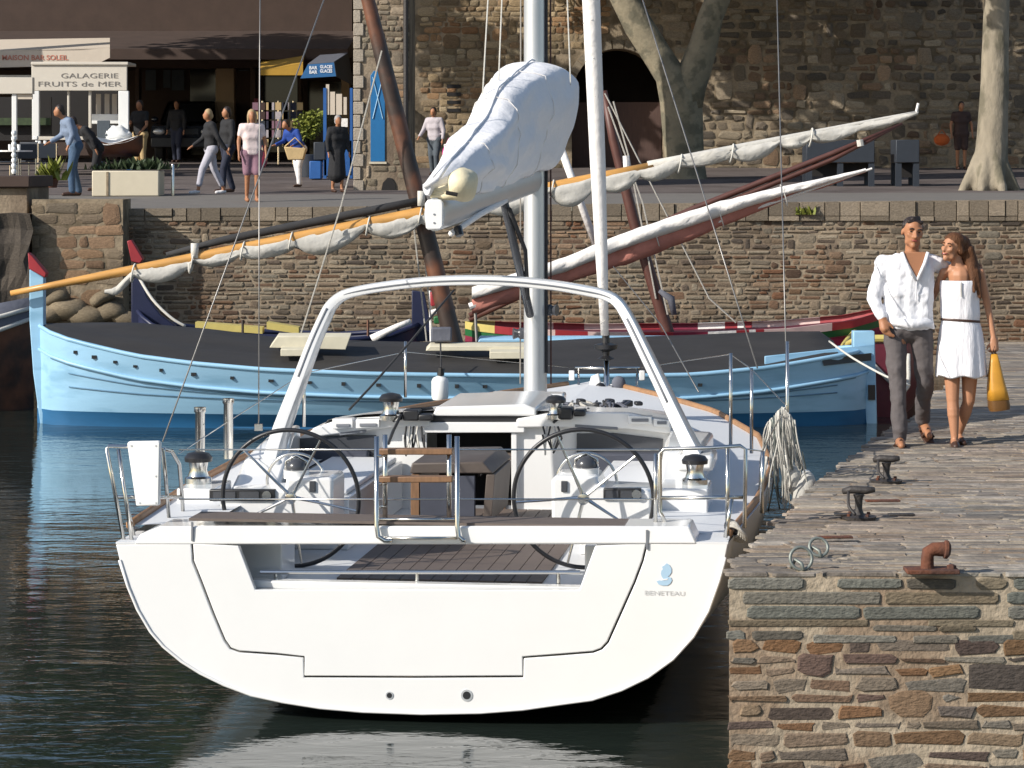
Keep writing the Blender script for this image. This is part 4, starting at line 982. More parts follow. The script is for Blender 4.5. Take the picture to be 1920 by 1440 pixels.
for s, lst in ((1, [(1370, 662, 838, 3.6), (1409, 690, 850, 3.9), (1476, 640, 900, 3.0)]), (-1, [(570, 690, 800, 4.6), (760, 640, 745, 8.0)])):
    for x, y0, y1, a in lst: tub("stanchion", [(x, y0, a), (x, y1, a)], .013)
tub("guard_wire", [(1398, 842, .15), (1430, 846, .5), (1474, 760, 3.0), (1409, 692, 3.9), (1370, 664, 5.0), (1200, 690, 10.6)], .005, n=5)
tub("guard_wire", [(336, 850, .6), (428, 790, 2.6), (570, 700, 4.6), (760, 660, 8.0), (1078, 690, 10.6)], .004, n=5)
MB().torus(PB(1372, 990, .4), BV*.6 + BU*.6 + UP*.2, .045, .016, 20, 6).build("rope_coil", M['roped'], yt, smooth='all')
for i in range(4): MB().torus(PB(1375 + i*2, 992 + i*3, .35), BV*.5 + BU*.6 + UP*(.2 + i*.15), .05 + .006*i, .010, 20, 6).build("rope_coil", M['rope'], yt, smooth='all')
# backstays, shrouds
tub("backstay", [(305, 828, .3), (575, 88, 3.0), (640, -90, 3.7)], .0052, 'wire', 5)
tub("shroud", [(485, 798, 3.9), (486, 400, 4.6), (487, 88, 5.2), (488, -80, 5.5)], .0052, 'wire', 5)
tub("shroud", [(1476, 745, 3.0), (1467, 400, 4.2), (1459, 88, 5.2), (1455, -80, 5.6)], .0052, 'wire', 5)
tub("shroud", [(1420, 690, 4.2), (1330, 400, 5.2), (1236, 100, 6.2), (1180, -80, 6.8)], .006, 'wire', 5)
MB().box((-.03, -.02, -.03), (.03, .02, .02), Matrix.Translation(PB(485, 800, 3.9))).build("turnbuckle", M['steel'], yt)
tub("jib_sheet", [(850, 545, 6.6), (770, 640, 5.8), (700, 720, 5.0), (655, 768, 4.5)], .010, 'roped', 6)
tub("jib_sheet", [(1150, 500, 9), (1240, 610, 7), (1310, 735, 4.6)], .005, 'wire', 6)
# swim ladder folded up at the stern
lad = tub("swim_ladder", [(706, 818, .0), (706, 985, -.03), (709, 1006, -.04), (722, 1014, -.04), (735, 1014, -.04)], .0155)
for pl in ([(722, 815, .12), (722, 985, .12)], [(842, 815, .12), (842, 985, .12)], [(857, 818, .0), (857, 985, -.03), (860, 1006, -.04), (868, 1013, -.04), (873, 1014, -.04)]): tub("ladder_rail", pl, .0155, parent=lad)
for y in (846, 898):
    MB().prism([PB(x, yy, .06) for x, yy in ((708, y + 7), (708, y - 4), (848, y - 4), (848, y + 7))], BU*.09).build("ladder_step", M['wood'], lad, bevel=.006)
for y, a in ((974, .05), (1009, -.03)): tub("ladder_rung", [(710, y, a), (858, y, a)], .010, parent=lad)
for y in (855, 907, 950): tub("ladder_hinge", [(706, y, -.02), (724, y, .1)], .01, parent=lad)
# emblem and wordmark on the transom
def flat(pts, m, name): return MB().prism([PB(x, y, -.0045) for x, y in pts], BU*.002).build(name, M[m], yt)
em = flat([(1243,1067),(1241,1063),(1246,1060),(1250,1056),(1255,1059),(1259,1066),(1259,1073),(1255,1079),(1252,1081),(1258,1083),(1260,1088),(1257,1094),(1251,1098),(1242,1098),(1235,1096),(1231,1090),(1236,1088),(1241,1089),(1244,1086),(1241,1082),(1239,1076),(1240,1070)], 'logo', "emblem")
flat([(1243, 1086), (1252, 1084.5), (1252, 1087), (1243, 1088)], 'gel', "emblem_gap").location = (0, -.002, 0)
text("BENETEAU", M['logot'], yt, PB(1246, 1112, -.005), PB(1284, 1112, 0).x - PB(1209, 1112, 0).x, .026, BV, UP, "wordmark")

# things hanging on the yacht
hb = thing("liferaft_panel", "white tapered flat board clipped on the left stern rail of the sailboat", "board", PB(270, 888, .08), -TH)
pn = MB().prism([PB(x, y, .085) for x, y in ((238, 832), (241, 828), (297, 827), (300, 831), (298, 948), (255, 949))], BU*.045).build("board", M['white'], hb, bevel=.012)
for x, y in ((246, 836), (292, 836), (292, 893), (262, 943), (292, 943)): MB().lathe(PB(x, y, .082), BU, [(.006, 0), (.006, .008)], 8).build("rivet", M['alu'], hb)
nr = thing("rope_bundle", "bundle of grey ropes and netting draped over the right rail by the stone quay", "rope", PB(1470, 960, 2.6))
rg = random.Random(11)
for i in range(50):
    x = rg.choice([rg.uniform(1455, 1482), rg.uniform(1440, 1490)]); xe = 1475 + (x - 1467)*rg.uniform(1.2, 2.8) + rg.uniform(-22, 24); ye = rg.uniform(860, 962)
    a0 = rg.uniform(2.4, 3.0)
    xe = max(1424, min(xe, 1462 + (ye - 770)*.32))
    pl = [PB(x, 762 + abs(x-1467)*1.1, a0), PB(lerp(x, xe, .3) + rg.uniform(-6, 6), lerp(762, ye, .35), a0), PB(lerp(x, xe, .7) + rg.uniform(-7, 7), lerp(762, ye, .72), a0 + .1), PB(xe, ye, a0 + .15)]
    if i % 3 == 0: pl += [PB(xe + rg.uniform(6, 14), ye - 8, a0 + .1), PB(lerp(x, xe, .6) + 6, lerp(762, ye, .6), a0)]
    MB().tube(smooth_path(pl, 3), rg.uniform(.004, .008), 5).build("rope", M[rg.choice(['rope', 'ropew', 'rope', 'greyring'])], nr, smooth='all')
for x, y, r in ((1504, 930, .09), (1514, 915, .08), (1496, 948, .06), (1487, 900, .07)):
    MB().ell(PB(x, y, 2.6), (r*.8, r*.7, r*1.5), None, 12, 8).build("cloth_fold", M['canvas'], nr, smooth='all')
MB().caps(PB(1512, 890, 2.7), PB(1506, 940, 2.6), .035, .045).build("float", M['white'], nr, smooth='all')
# steel flag socket post hanging line between pylon and rail
fd = thing("fender", "white cylindrical fender hanging against the blue hull by a dark line", "fender", P(825, 730, 32.9))
MB().lathe(P(825, 754, 32.9), UP, [(.03, 0), (.09, .03), (.105, .07), (.105, .26), (.085, .30), (.03, .325)], 16).build("body", M['cream'] if False else M['white'], fd, smooth=True)
MB().tube([P(826, 704, 32.9), P(827, 690, 32.9)], .045, 8).build("eye", M['black'], fd)
MB().tube([P(827, 690, 32.9), P(826, 645, 33.3)], .012, 6).build("line", M['roped'], fd)

# ---------------------------------------------------------------- wooden boats
def hull_rows(L0, L1, y0, beam, shtab, levels, n=44, full=.42):
    """double-ended hull lying along x at depth y0: rows of points per level, near side and far side"""
    near = []; far = []
    for i in range(n + 1):
        t = i/n; x = lerp(L0, L1, t); sh = curve(shtab, t)
        hb = beam/2 * (max(0.0, math.sin(math.pi*t))) ** full
        rn = []; rf = []
        for k, (kind, val) in enumerate(levels):
            z = sh + val if kind == 's' else val
            f = max(0.0, min(1.0, z/max(sh, .1)))
            w = hb * (0.60 + 0.40 * f ** .7)
            rn.append(V((x, y0 - w, z))); rf.append(V((x, y0 + w, z)))
        near.append(rn); far.append(rf)
    return near, far
def strip(rows, a, b):
    return [[r[k] for k in range(a, b + 1)] for r in rows]
def hull_band(parent, name, m, near, far, a, b):
    mb = MB(); mb.grid(strip(near, a, b)); mb.grid(strip(far, a, b)); return mb.build(name, m, parent, smooth=True)

BD0 = 34.6
bb = thing("blue_boat", "long light blue wooden lateen boat with black tarpaulin cover and tan yard", "boat", (X(850, BD0), BD0, 0))
L0, L1 = X(70, BD0), X(1632, BD0)
SH = [(0, 1.22), (.05, 1.06), (.13, .885), (.2, .80), (.28, .735), (.4, .69), (.5, .675), (.65, .655), (.78, .66), (.87, .735), (1, .93)]
near, far = hull_rows(L0, L1, BD0, 2.7, SH, [('s', 0), ('s', -.14), ('s', -.29), ('s', -.292), ('z', .30), ('z', .152), ('z', -.02), ('z', -.35)])
hull_band(bb, "hull", M['ltblue'], near, far, 0, 5)
hull_band(bb, "bottom_band", M['royal'], near, far, 5, 7)
for s, rows in ((-1, near), (1, far)):
    MB().tube([r[2] + V((0, s*.012, 0)) for r in rows], .024, 6).build("rubbing_strake", M['ltblue'], bb, smooth='all')
    MB().tube([r[0] + V((0, s*.0, .012)) for r in rows], .03, 6, flat=.8).build("gunwale", M['ltblue'], bb, smooth='all')
    MB().tube([lerp(r[4], r[3], .35) + V((0, s*.006, 0)) for r in rows[2:-2]], .009, 5).build("plank_seam", M['seam'], bb, smooth='all')
    MB().tube([lerp(r[4], r[3], .72) + V((0, s*.010, 0)) for r in rows[2:-2]], .007, 5).build("plank_seam", M['seam'], bb, smooth='all')
    MB().tube([r[3] + V((0, s*.006, -.022)) for r in rows[1:-1]], .012, 5).build("plank_seam", M['seam'], bb, smooth='all')
# scuppers along the near side
for px in (137, 175, 216, 255, 305, 367, 440, 513, 585, 648, 713, 788, 858, 910, 1020, 1085, 1240, 1310):
    t = (X(px, BD0 - .8) - L0)/(L1 - L0); i = max(0, min(43, int(t*44))); r = near[i]
    p = lerp(r[0], r[1], .95); q = lerp(near[i][1], near[min(i+1, 44)][1], t*44 - i)
    k1_, k2_ = random.uniform(.018, .032), random.uniform(.014, .024); mb = MB().box((-k1_, -.02, -k2_), (k1_, .02, k2_), Matrix.Translation(V((X(px, BD0 - .8), q.y - .004, q.z + .01)))); mb.build("scupper", M['black'], bb)
# stem post with red slanting head, stern post, rudder fitting
def slab(px, d0, d1): return [P(x, y, d0) for x, y in px], V((0, d1 - d0, 0))
pl, o = slab([(55, 505), (82, 520), (82, 600), (86, 700), (92, 800), (76, 800), (62, 700), (55, 600)], BD0 - .09, BD0 + .09)
MB().prism(pl, o).build("stem_post", M['ltblue'], bb, bevel=.012)
pl, o = slab([(52, 474), (60, 480), (87, 512), (84, 521), (54, 504)], BD0 - .10, BD0 + .10)
MB().prism(pl, o).build("stem_head", M['red'], bb, bevel=.01)
pl, o = slab([(1600, 621), (1640, 621), (1645, 800), (1625, 800), (1618, 700), (1600, 660)], BD0 - .10, BD0 + .10)
MB().prism(pl, o).build("stern_post", M['ltblue'], bb, bevel=.012)
pl, o = slab([(1628, 722), (1641, 722), (1641, 750), (1628, 750)], BD0 - .13, BD0 - .10)
MB().prism(pl, o).build("rudder_fitting", M['black'], bb)
# raised wash board near the stern with dark opening below
pl = [P(1434, 668, 33.75), P(1640, 646, 34.3), P(1640, 668, 34.3), P(1560, 676, 34.0), P(1434, 686, 33.75)]
MB().prism(pl, (0, .05, 0)).build("wash_board", M['ltblue'], bb, bevel=.008)
pl = [P(1540, 672, 33.9), P(1634, 662, 34.25), P(1634, 676, 34.25), P(1545, 686, 33.9)]
MB().prism(pl, (0, .03, 0)).build("opening", M['black'], bb)
# tarpaulin stretched over a ridge from gunwale to gunwale
RZ = [(0, 1.26), (.12, 1.27), (.2, 1.2), (.3, 1.08), (.45, 1.02), (.6, 1.03), (.8, 1.12), (.94, 1.16), (.96, 1.0)]
rows = []
for i in range(60):
    t = lerp(.012, .955, i/59); k = int(t*44); f = t*44 - k
    n0 = lerp(near[k][0], near[k+1][0], f); f0 = lerp(far[k][0], far[k+1][0], f); c = V((n0.x, BD0, max(curve(RZ, t), n0.z + .02)))
    row = []
    for j in range(17):
        u = j/16
        if u <= .5: p = lerp(n0 + V((0, .03, .035)), c, u*2)
        else: p = lerp(c, f0 + V((0, -.03, .035)), (u - .5)*2)
        s = math.sin(math.pi*u)
        p = p + V((0, 0, (noise.noise(V((t*5, u*6, 0)))*.028 + noise.noise(V((t*9, u*22, 3)))*.016 - .012*s)*min(1, s*2)))
        row.append(p)
    rows.append(row)
MB().grid(rows).build("tarpaulin", M['tarp'], bb, smooth='all')
# raked mast, long yard with the furled sail
md = BD0
MB().tube([P(872, 720, md), P(850, 640, md), P(800, 440, md), P(742, 210, md), P(712, 88, md), P(690, 0, md), P(676, -60, md)], [.13, .125, .115, .11, .10, .09, .08], 14).build("mast", M['mast'], bb, smooth='all')
pad = P(862, 668, md)
yd = BD0 - .22
def yp(px, dy=0): return P(px, 550 - (px - 20)*.2 + dy, yd)
YR = [(20, .035), (200, .058), (500, .075), (800, .085), (1225, .065), (1500, .05), (1720, .022)]
pxs = [20, 100, 200, 320, 440, 560, 680, 800, 920, 1040, 1130, 1225]
MB().tube([yp(x, 2*math.sin((x-20)/1700*math.pi*1.0)*2) for x in pxs], [curve(YR, x) for x in pxs], 12).build("yard", M['spar'], bb, smooth='all')
pxs = [310, 420, 560, 700, 800]
MB().tube([yp(x, -20 + 6*(x == 310)) + V((0, .1, 0)) for x in pxs], [.03, .05, .055, .055, .05], 10).build("upper_spar", M['roped'], bb, smooth='all')
pxs = [1215, 1300, 1420, 1550, 1680, 1722]
MB().tube([yp(x) for x in pxs], [.062, .055, .048, .035, .022, .018], 10).build("yard_tip", M['canvas'], bb, smooth='all')
MB().tube([yp(1718), yp(1722, -16)], .02, 6).build("finial", M['canvasw'], bb)
def swag(parent, pts, m, name="furled_sail", wob=1.0, dep=None):
    """cloth bundle hanging in swags between gaskets: pts = (px, top_y, bottom_y, half thickness m)"""
    rows = []
    for (a, b) in zip(pts, pts[1:]):
        for i in range(8):
            t = i/8; s = math.sin(math.pi*t)**.8; x = lerp(a[0], b[0], t)
            ty = lerp(a[1], b[1], t); lo = lerp(a[2], b[2], t) + s*a[4]*1.5; th = lerp(a[3], b[3], t)*(1 + .5*s)
            up, dn = P(x, ty, dep), P(x, lo, dep); row = []
            for j in range(14):
                w = 2*math.pi*j/14
                q = lerp(dn, up, (1 + math.cos(w))/2) + V((0, math.sin(w)*th, 0))
                nn = noise.noise(V((x*.05, j*.5, 0)))*.5 + noise.noise(V((x*.011*3 + j*.9, j*.35, 5)))
                q += V((0, -nn*th*.7*wob, nn*.03*wob)); row.append(q)
            rows.append(row)
    mb = MB(); mb.grid(rows, closed=True); mb.add(rows[0], [tuple(range(14))]); mb.add(rows[-1], [tuple(range(14))])
    return mb.build(name, m, parent, smooth='all')
def yy(x): return 550 - (x - 20)*.2
swag(bb, [(196, 545, 550, .01, 0), (218, 538, 552, .02, 2), (252, 505, 520, .04, 12), (352, 486, 505, .05, 10), (362, 484, 492, .05, 8), (448, 466, 482, .06, 8), (552, 446, 464, .06, 18), (684, 419, 430, .07, 14), (790, 398, 420, .07, 12), (900, 376, 395, .07, 16), (1030, 350, 362, .07, 22), (1118, 334, 348, .07, 14), (1200, 317, 333, .06, 10), (1275, 298, 312, .06, 4), (1372, 278, 296, .06, 12), (1460, 261, 272, .05, 8), (1520, 248, 262, .05, 7), (1612, 232, 246, .04, 3), (1700, 214, 224, .03, 0), (1724, 210, 214, .02, 0)], M['canvas'], dep=yd - .02)
for x in (250, 362, 455, 545, 690, 788, 1035, 1275, 1372, 1520):
    MB().torus(yp(x, 8) + V((0, 0, 0)), (1, 0, -.2), .12, .012, 16, 5).build("gasket", M['ropew'], bb, smooth='all')
for pl in ([(716, 95), (640, 385), (560, 640)], [(735, 180), (790, 420), (812, 640)], [(700, 60), (762, 300), (800, 640)]):
    MB().tube([P(x, y, md + (.5 if pl[0][0] != 716 else -.4)) for x, y in pl], .011, 5).build("shroud", M['rope'], bb)
MB().tube([P(790, 380, md), P(845, 620, md)], .02, 6).build("halyard", M['roped'], bb)
MB().box((-.13, -.1, 0), (.13, .1, .18), Matrix.Translation(P(828, 640, md - .5))).build("mast_step", M['greycan'], bb, bevel=.02)
for x, y in ((365, 470), (790, 372)): MB().tube([P(x, y - 14, yd - .05), P(x, y + 14, yd - .05)], .05, 8).build("spar_band", M['ropew'], bb, smooth='all')
# loose planks on the tarpaulin and rails behind it
for k, (lab, pts, m) in enumerate((("wide cream plank lying on the black tarpaulin left of the mast", [(505, 652), (520, 631), (657, 631), (648, 656)], 'plank'), ("short cream plank under the wide one on the tarpaulin", [(526, 668), (526, 655), (575, 655), (575, 668)], 'plank'), ("long narrow cream plank on the tarpaulin near the mast", [(798, 658), (806, 649), (986, 649), (986, 658)], 'plank'), ("short double cream plank on the tarpaulin beside the yacht mast", [(918, 673), (918, 660), (986, 660), (986, 673)], 'plank'), ("light blue rail board lying along the far gunwale", [(895, 643), (900, 636), (1290, 636), (1290, 643)], 'ltblue'))):
    dd = 33.85 - .22*(k in (1, 3)) + .8*(k == 4)
    o = MB().prism([P(x, y, dd) for x, y in pts], (0, .28, .03)).build("plank", M[m], None, bevel=.008); tag(o, lab, "plank")
    # set the origin on the plank itself
    c = sum((v.co for v in o.data.vertices), V())/len(o.data.vertices)
    for v in o.data.vertices: v.co -= c
    o.location = c

# navy boat behind, seen as stem, stern post and sheer line
nb = thing("navy_boat", "small navy blue wooden boat with red tipped stem behind the blue boat", "boat", (X(520, 38.6), 38.6, 0))
ND = 38.6
nn_, nf = hull_rows(X(256, ND), X(788, ND), ND, 1.7, [(0, 1.2), (.08, .98), (.2, .90), (.4, .84), (.7, .80), (.9, .86), (1, 1.0)], [('s', 0), ('s', -.12), ('z', .3), ('z', -.3)], 30)
hull_band(nb, "hull", M['navy'], nn_, nf, 0, 3)
for rows in (nn_, nf): MB().tube([r[0] for r in rows], .035, 6).build("gunwale", M['navy'], nb, smooth='all')
pl, o = slab([(246, 508), (262, 508), (275, 556), (300, 590), (330, 612), (246, 620)], ND - .08, ND + .08); MB().prism(pl, o).build("stem_post", M['navy'], nb, bevel=.015)
pl, o = slab([(238, 452), (246, 450), (268, 486), (262, 494), (246, 490)], ND - .09, ND + .09); MB().prism(pl, o).build("stem_head", M['red'], nb, bevel=.01)
pl, o = slab([(246, 490), (260, 494), (262, 508), (247, 508)], ND - .07, ND + .07); MB().prism(pl, o).build("stem_band", M['mast'], nb)
pl, o = slab([(772, 545), (795, 548), (806, 600), (806, 640), (772, 640)], ND - .08, ND + .08); MB().prism(pl, o).build("stern_post", M['navy'], nb, bevel=.01)
for a, b in ((366, 492), (500, 560)):
    MB().prism([P(a, 604, ND - .4), P(b, 614, ND - .4), P(b, 626, ND - .4), P(a, 617, ND - .4)], (0, .3, 0)).build("thwart", M['yellow'], nb)
MB().tube(smooth_path([P(256, 512, ND - .1), P(285, 560, ND - .3), P(320, 595, ND - .4), P(348, 612, ND - .4)], 4), .022, 6).build("painter", M['ropew'], nb, smooth='all')
for px in (455, 690): MB().tube([P(px, 600, ND - .7), P(px, 630, ND - .7)], .02, 6).build("thole_pin", M['mast'], nb)

# red, green and white boat
rbt = thing("red_boat", "red and green striped wooden boat with red brown spars moored against the wall", "boat", (X(1260, 39.4), 39.4, 0))
RD = 39.4
RS = [(0, .98), (.1, .93), (.3, .88), (.55, .885), (.75, .93), (.9, 1.03), (1, 1.18)]
rn, rf = hull_rows(X(872, RD), X(1668, RD), RD, 2.1, RS, [('s', 0), ('s', -.10), ('s', -.20), ('z', .35), ('z', -.3)], 40)
hull_band(rbt, "hull", M['crimson'], rn, rf, 2, 4)
hull_band(rbt, "green_strake", M['green'], rn, rf, 1, 2)
segs = [(0, .07, 'yellow'), (.07, .17, 'red'), (.17, .21, 'pinkw'), (.21, .285, 'red'), (.285, .40, 'pinkw'), (.40, .48, 'red'), (.48, .56, 'crimson'), (.56, .625, 'canvasw'), (.625, .655, 'red'), (.655, .67, 'canvasw'), (.67, .69, 'red'), (.69, .85, 'pinkw'), (.85, 1, 'red')]
for t0, t1, m in segs:
    for rows in (rn, rf):
        idx = [t0 + (t1 - t0)*i/6 for i in range(7)]
        r2 = []
        for t in idx:
            k = min(39, int(t*40)); f = t*40 - k
            p = lerp(rows[k][0], rows[k+1][0], f); q = lerp(rows[k][1], rows[k+1][1], f); s = -.02 if rows is rn else .02
            r2.append([p + V((0, -s*3, .01)), p + V((0, s, .01)), q + V((0, s, 0))])
        MB().grid(r2).build("gunwale_plank", M[m], rbt, fix=False)
rows = [[lerp(a[1], b[1], u) + V((0, 0, .02)) for u in (0, .33, .66, 1)] for a, b in zip(rn, rf)]
MB().grid(rows).build("deck", M['maroon'], rbt)
MB().tube([P(1132, 170, RD - .1), P(1150, 262, RD - .1), P(1190, 420, RD - .1), P(1250, 616, RD - .1), P(1262, 660, RD - .1)], [.05, .07, .085, .095, .1], 12).build("mast", M['redspar'], rbt, smooth='all')
for dy, w in ((0, .05), (14, .045)):
    MB().tube([P(880, 592 + dy*.6, RD - .35), P(1050, 506 + dy, RD - .35), P(1300, 392 + dy, RD - .35), P(1560, 288 + dy*.8, RD - .35), P(1692, 232, RD - .35)], [w*.8, w, w, w*.8, .02], 10).build("yard", M['redspar'], rbt, smooth='all')
MB().tube([P(1612, 262, RD - .42), P(1614, 274, RD - .42)], .05, 8).build("spar_band", M['ropew'], rbt)
MB().tube([P(1046, 262, RD + .2), P(1118, 462, RD + .2)], .055, 8).build("white_spar", M['canvasw'], rbt, smooth='all')
MB().tube([P(1174, 292, RD - .3), P(1176, 326, RD - .3)], .05, 8).build("spar_cap", M['canvasw'], rbt)
for pl in ([(1140, 200), (1205, 380), (1252, 590)], [(1150, 190), (1178, 290), (1230, 560)], [(1134, 175), (1330, 560), (1380, 605)]):
    MB().tube([P(x, y, RD - .2) for x, y in pl], .013, 5).build("shroud", M['rope'], rbt)
MB().tube([P(1236, 545, RD - .3), P(1258, 560, RD - .3), P(1264, 590, RD - .3)], [.03, .06, .04], 8).build("block", M['greycan'], rbt, smooth='all')
# furled white and salmon lateen sail of the same fleet
WD = 37.6
wb = thing("furled_yard", "lateen yard wrapped in white and salmon red sail slanting up to the right", "spar", P(890, 560, WD))
def wy(x): return 556 - (x - 890)*.3225
swag(wb, [(885, 552, 590, .08, 0), (960, 524, 566, .11, 0), (1060, 490, 532, .12, 0), (1160, 452, 500, .12, 2), (1260, 414, 462, .11, 2), (1350, 385, 424, .09, 2), (1440, 365, 388, .06, 1), (1500, 348, 363, .04, 0), (1560, 334, 346, .03, 0), (1632, 316, 320, .01, 0)], M['salmon'], "salmon_sail", .7, WD + .05)
swag(wb, [(885, 538, 562, .09, 0), (960, 514, 540, .12, 0), (1060, 482, 510, .13, 0), (1160, 440, 470, .13, 0), (1260, 406, 436, .12, 0), (1350, 378, 406, .10, 0), (1440, 355, 376, .08, 0), (1500, 343, 358, .06, 0), (1560, 330, 340, .045, 0), (1632, 314, 319, .015, 0)], M['canvasw'], "white_sail", .5, WD - .06)
MB().tube([P(880, 575, WD), P(1635, 316, WD)], [.05, .015], 8).build("spar", M['canvasw'], wb)
for x in (1000, 1120, 1230, 1350, 1470): MB().torus(P(x, wy(x) - 2, WD), (1, 0, .32), .16, .008, 16, 5).build("gasket", M['ropew'], wb, smooth='all')
for x in (890,): MB().tube([P(x, wy(x) + 4, WD), P(x + 4, 640, WD + .4)], .022, 6).build("prop", M['canvas'], wb)

# little boat's sternpost with flag colours between navy and red boat
fl = thing("flag_staff", "short staff with red, white and green folded flags behind the mast foot", "flag", P(815, 620, 37.8))
MB().tube([P(806, 545, 37.8), P(808, 640, 37.8)], .02, 6).build("staff", M['canvasw'], fl)
for nm, pts, m in (("red_cloth", [(806, 548), (826, 546), (828, 572), (808, 575)], 'red'), ("white_cloth", [(806, 583), (830, 574), (832, 586), (806, 592)], 'canvasw'), ("green_cloth", [(812, 594), (838, 588), (838, 606), (814, 608)], 'green')):
    MB().prism([P(x, y, 37.75) for x, y in pts], (0, .12, 0)).build(nm, M[m], fl, bevel=.02)
oar = tag(MB().tube([P(697, 636, 36.4), P(745, 612, 36.4), P(770, 602, 36.4)], [.06, .04, .035], 8).build("oar", M['canvasw'], None, smooth='all'), "white oar resting aslant behind the black tarpaulin", "oar")

# maroon boat moored end-on against the quay
mbt = thing("maroon_boat", "maroon wooden boat with yellow rail moored end on at the quay, behind the man", "boat", (5.0, 36.5, 0), math.radians(8))
rows = []; rail = []
for i in range(14):
    t = i/13; y = 35.4 + t*4.2; hb = .62*math.sin(math.pi*(.10 + .8*t))**.55; sh = 1.0 - .25*math.sin(math.pi*t) ; cx = 4.93 + t*.7
    rows.append([V((cx - hb, y, sh)), V((cx - hb*.97, y, sh - .16)), V((cx - hb*.9, y, .35)), V((cx - hb*.5, y, -.2)), V((cx + hb*.5, y, -.2)), V((cx + hb*.9, y, .35)), V((cx + hb*.97, y, sh - .16)), V((cx + hb, y, sh))])
mb = MB(); mb.grid(rows); mb.add(rows[0], [tuple(range(8))]); mb.add(rows[-1], [tuple(range(8))]); mb.build("hull", M['maroon'], mbt, smooth=True)
for k in (0, 7): MB().tube([r[k] for r in rows], .045, 8).build("rail", M['yellow'], mbt, smooth='all')
MB().tube([rows[0][0], rows[0][7]], .05, 8).build("rail", M['yellow'], mbt)
MB().grid([[r[1] + V((.0,0,.06)), r[6] + V((0,0,.06))] for r in rows]).build("deck", M['crimson'], mbt)
r0 = rows[0]
MB().tube(smooth_path([r0[7] + V((0, -.03, -.2)), r0[4] + V((.1, -.12, .5)), r0[0] + V((.1, -.03, -.25))], 4), .03, 6).build("fender_rope", M['ropew'], mbt, smooth='all')
# bow of a further boat at the left edge
lbx = thing("grey_boat", "dark boat bow under grey cover at the far left edge", "boat", P(-60, 640, 36.5))
rows = []
for i in range(10):
    t = i/9; x = lerp(-260, 62, t); yb = lerp(690, 596, t**1.3); yt_ = lerp(600, 556, t**1.5)
    hb = 1.0*math.sin(math.pi*.5*(1 - t)**.7)
    rows.append([P(x, yb + (1-t)*30, 36.5) + V((0, -hb*.8, -.25)), P(x, yb, 36.5) + V((0, -hb, 0)), P(x, lerp(yb, yt_, .5), 36.5) + V((0, -hb*.9, 0)), P(x, yt_, 36.5), P(x, lerp(yb, yt_, .5), 36.5) + V((0, hb*.9, 0)), P(x, yb, 36.5) + V((0, hb, -.2))])
MB().grid(strip(rows, 1, 5)).build("cover", M['greycan'], lbx, smooth='all')
hrows = [[r[0] + V((0, .1, -1.6)), r[0], r[1]] for r in rows]
MB().grid(hrows).build("hull", M['mast'], lbx, smooth='all')
for k in (1, 2): MB().tube([r[k] + V((0, -.02, 0)) for r in rows], .03, 6).build("cover_cord", M['ropew'], lbx, smooth='all')
# mooring lines
for lab, pl, r, m in (("pale mooring line from the blue stern down to the quay", [P(1555, 640, 33.7), P(1600, 672, 32), P(1660, 705, 30), P(1705, 722, 28.2)], .014, 'ropew'),):
    o = MB().tube(smooth_path(pl, 4), r, 6).build("mooring_line", M[m], None, smooth='all'); tag(o, lab, "rope")

# ---------------------------------------------------------------- iron on the quay
def on_quay(px, py):
    """where the line of sight through a photo point meets the quay top"""
    d = 14.2
    for _ in range(40): d = FOC*(HC - qz(d) - .012)/(py - CY)
    return V((X(px, d), d, qz(d) + .012))
def mushroom(px, py, w, hgt, label):
    c = on_quay(px, py); t = thing("mooring_bollard", label, "bollard", c, 0, "iron bollards on the quay")
    MB().lathe(c - UP*.01, UP, [(.105, 0), (.11, .018), (.05, .03)], 16).build("base_plate", M['iron'], t)
    MB().lathe(c, UP, [(.034, .02), (.022, .05), (.024, hgt - .05), (.034, hgt - .02)], 14).build("shaft", M['iron'], t, smooth=True)
    MB().tube([c + V((-w/2, .02, hgt - .005)), c + V((-w*.25, 0, hgt + .01)), c + V((w*.25, 0, hgt + .005)), c + V((w/2, -.02, hgt + .012))], [.017, .024, .024, .016], 10).build("horn", M['iron'], t, smooth='all')
    MB().tube(smooth_path([c + V((-w*.35, -.03, hgt)), c + V((-w*.38, -.09, hgt*.5)), c + V((-w*.2, -.14, .035))], 3), .010, 6).build("chain", M['iron'], t, smooth='all')
    for k in range(4):
        a = k*1.57 + .6; MB().lathe(c + V((math.cos(a)*.08, math.sin(a)*.08, .005)), UP, [(.012, 0), (.011, .022)], 6).build("bolt", M['rust'], t)
mushroom(1662, 902, .17, .145, "further dark iron mooring bollard on the quay, towards the couple")
mushroom(1610, 970, .19, .16, "nearer dark iron mooring bollard on the quay, with plates around its foot")
for px, py, w, lab in ((1655, 944, .22, "narrow rusty iron strap set in the paving right of the nearer bollard"), (1566, 1013, .2, "narrow rusty iron strap set in the paving above the mooring rings"), (1690, 970, .16, "dark iron plate on the paving right of the nearer bollard"), (1580, 970, .1, "small dark iron plate on the paving left of the nearer bollard")):
    c = on_quay(px, py); o = MB().box((-w/2, -.03, .0), (w/2, .03, .012), Matrix.Rotation(.06, 4, 'Z')).build("iron_plate", M['rust'] if 'rusty' in lab else M['iron'], None, bevel=.004); o.location = c + UP*.012; tag(o, lab, "iron plate")
c = on_quay(1743, 1073); rbol = thing("rusty_bollard", "rusty red brown iron bollard with hooked head near the quay edge", "bollard", c)
MB().box((-.13, -.08, 0), (.15, .08, .022), Matrix.Translation(c)).build("base_plate", M['rust'], rbol, bevel=.005)
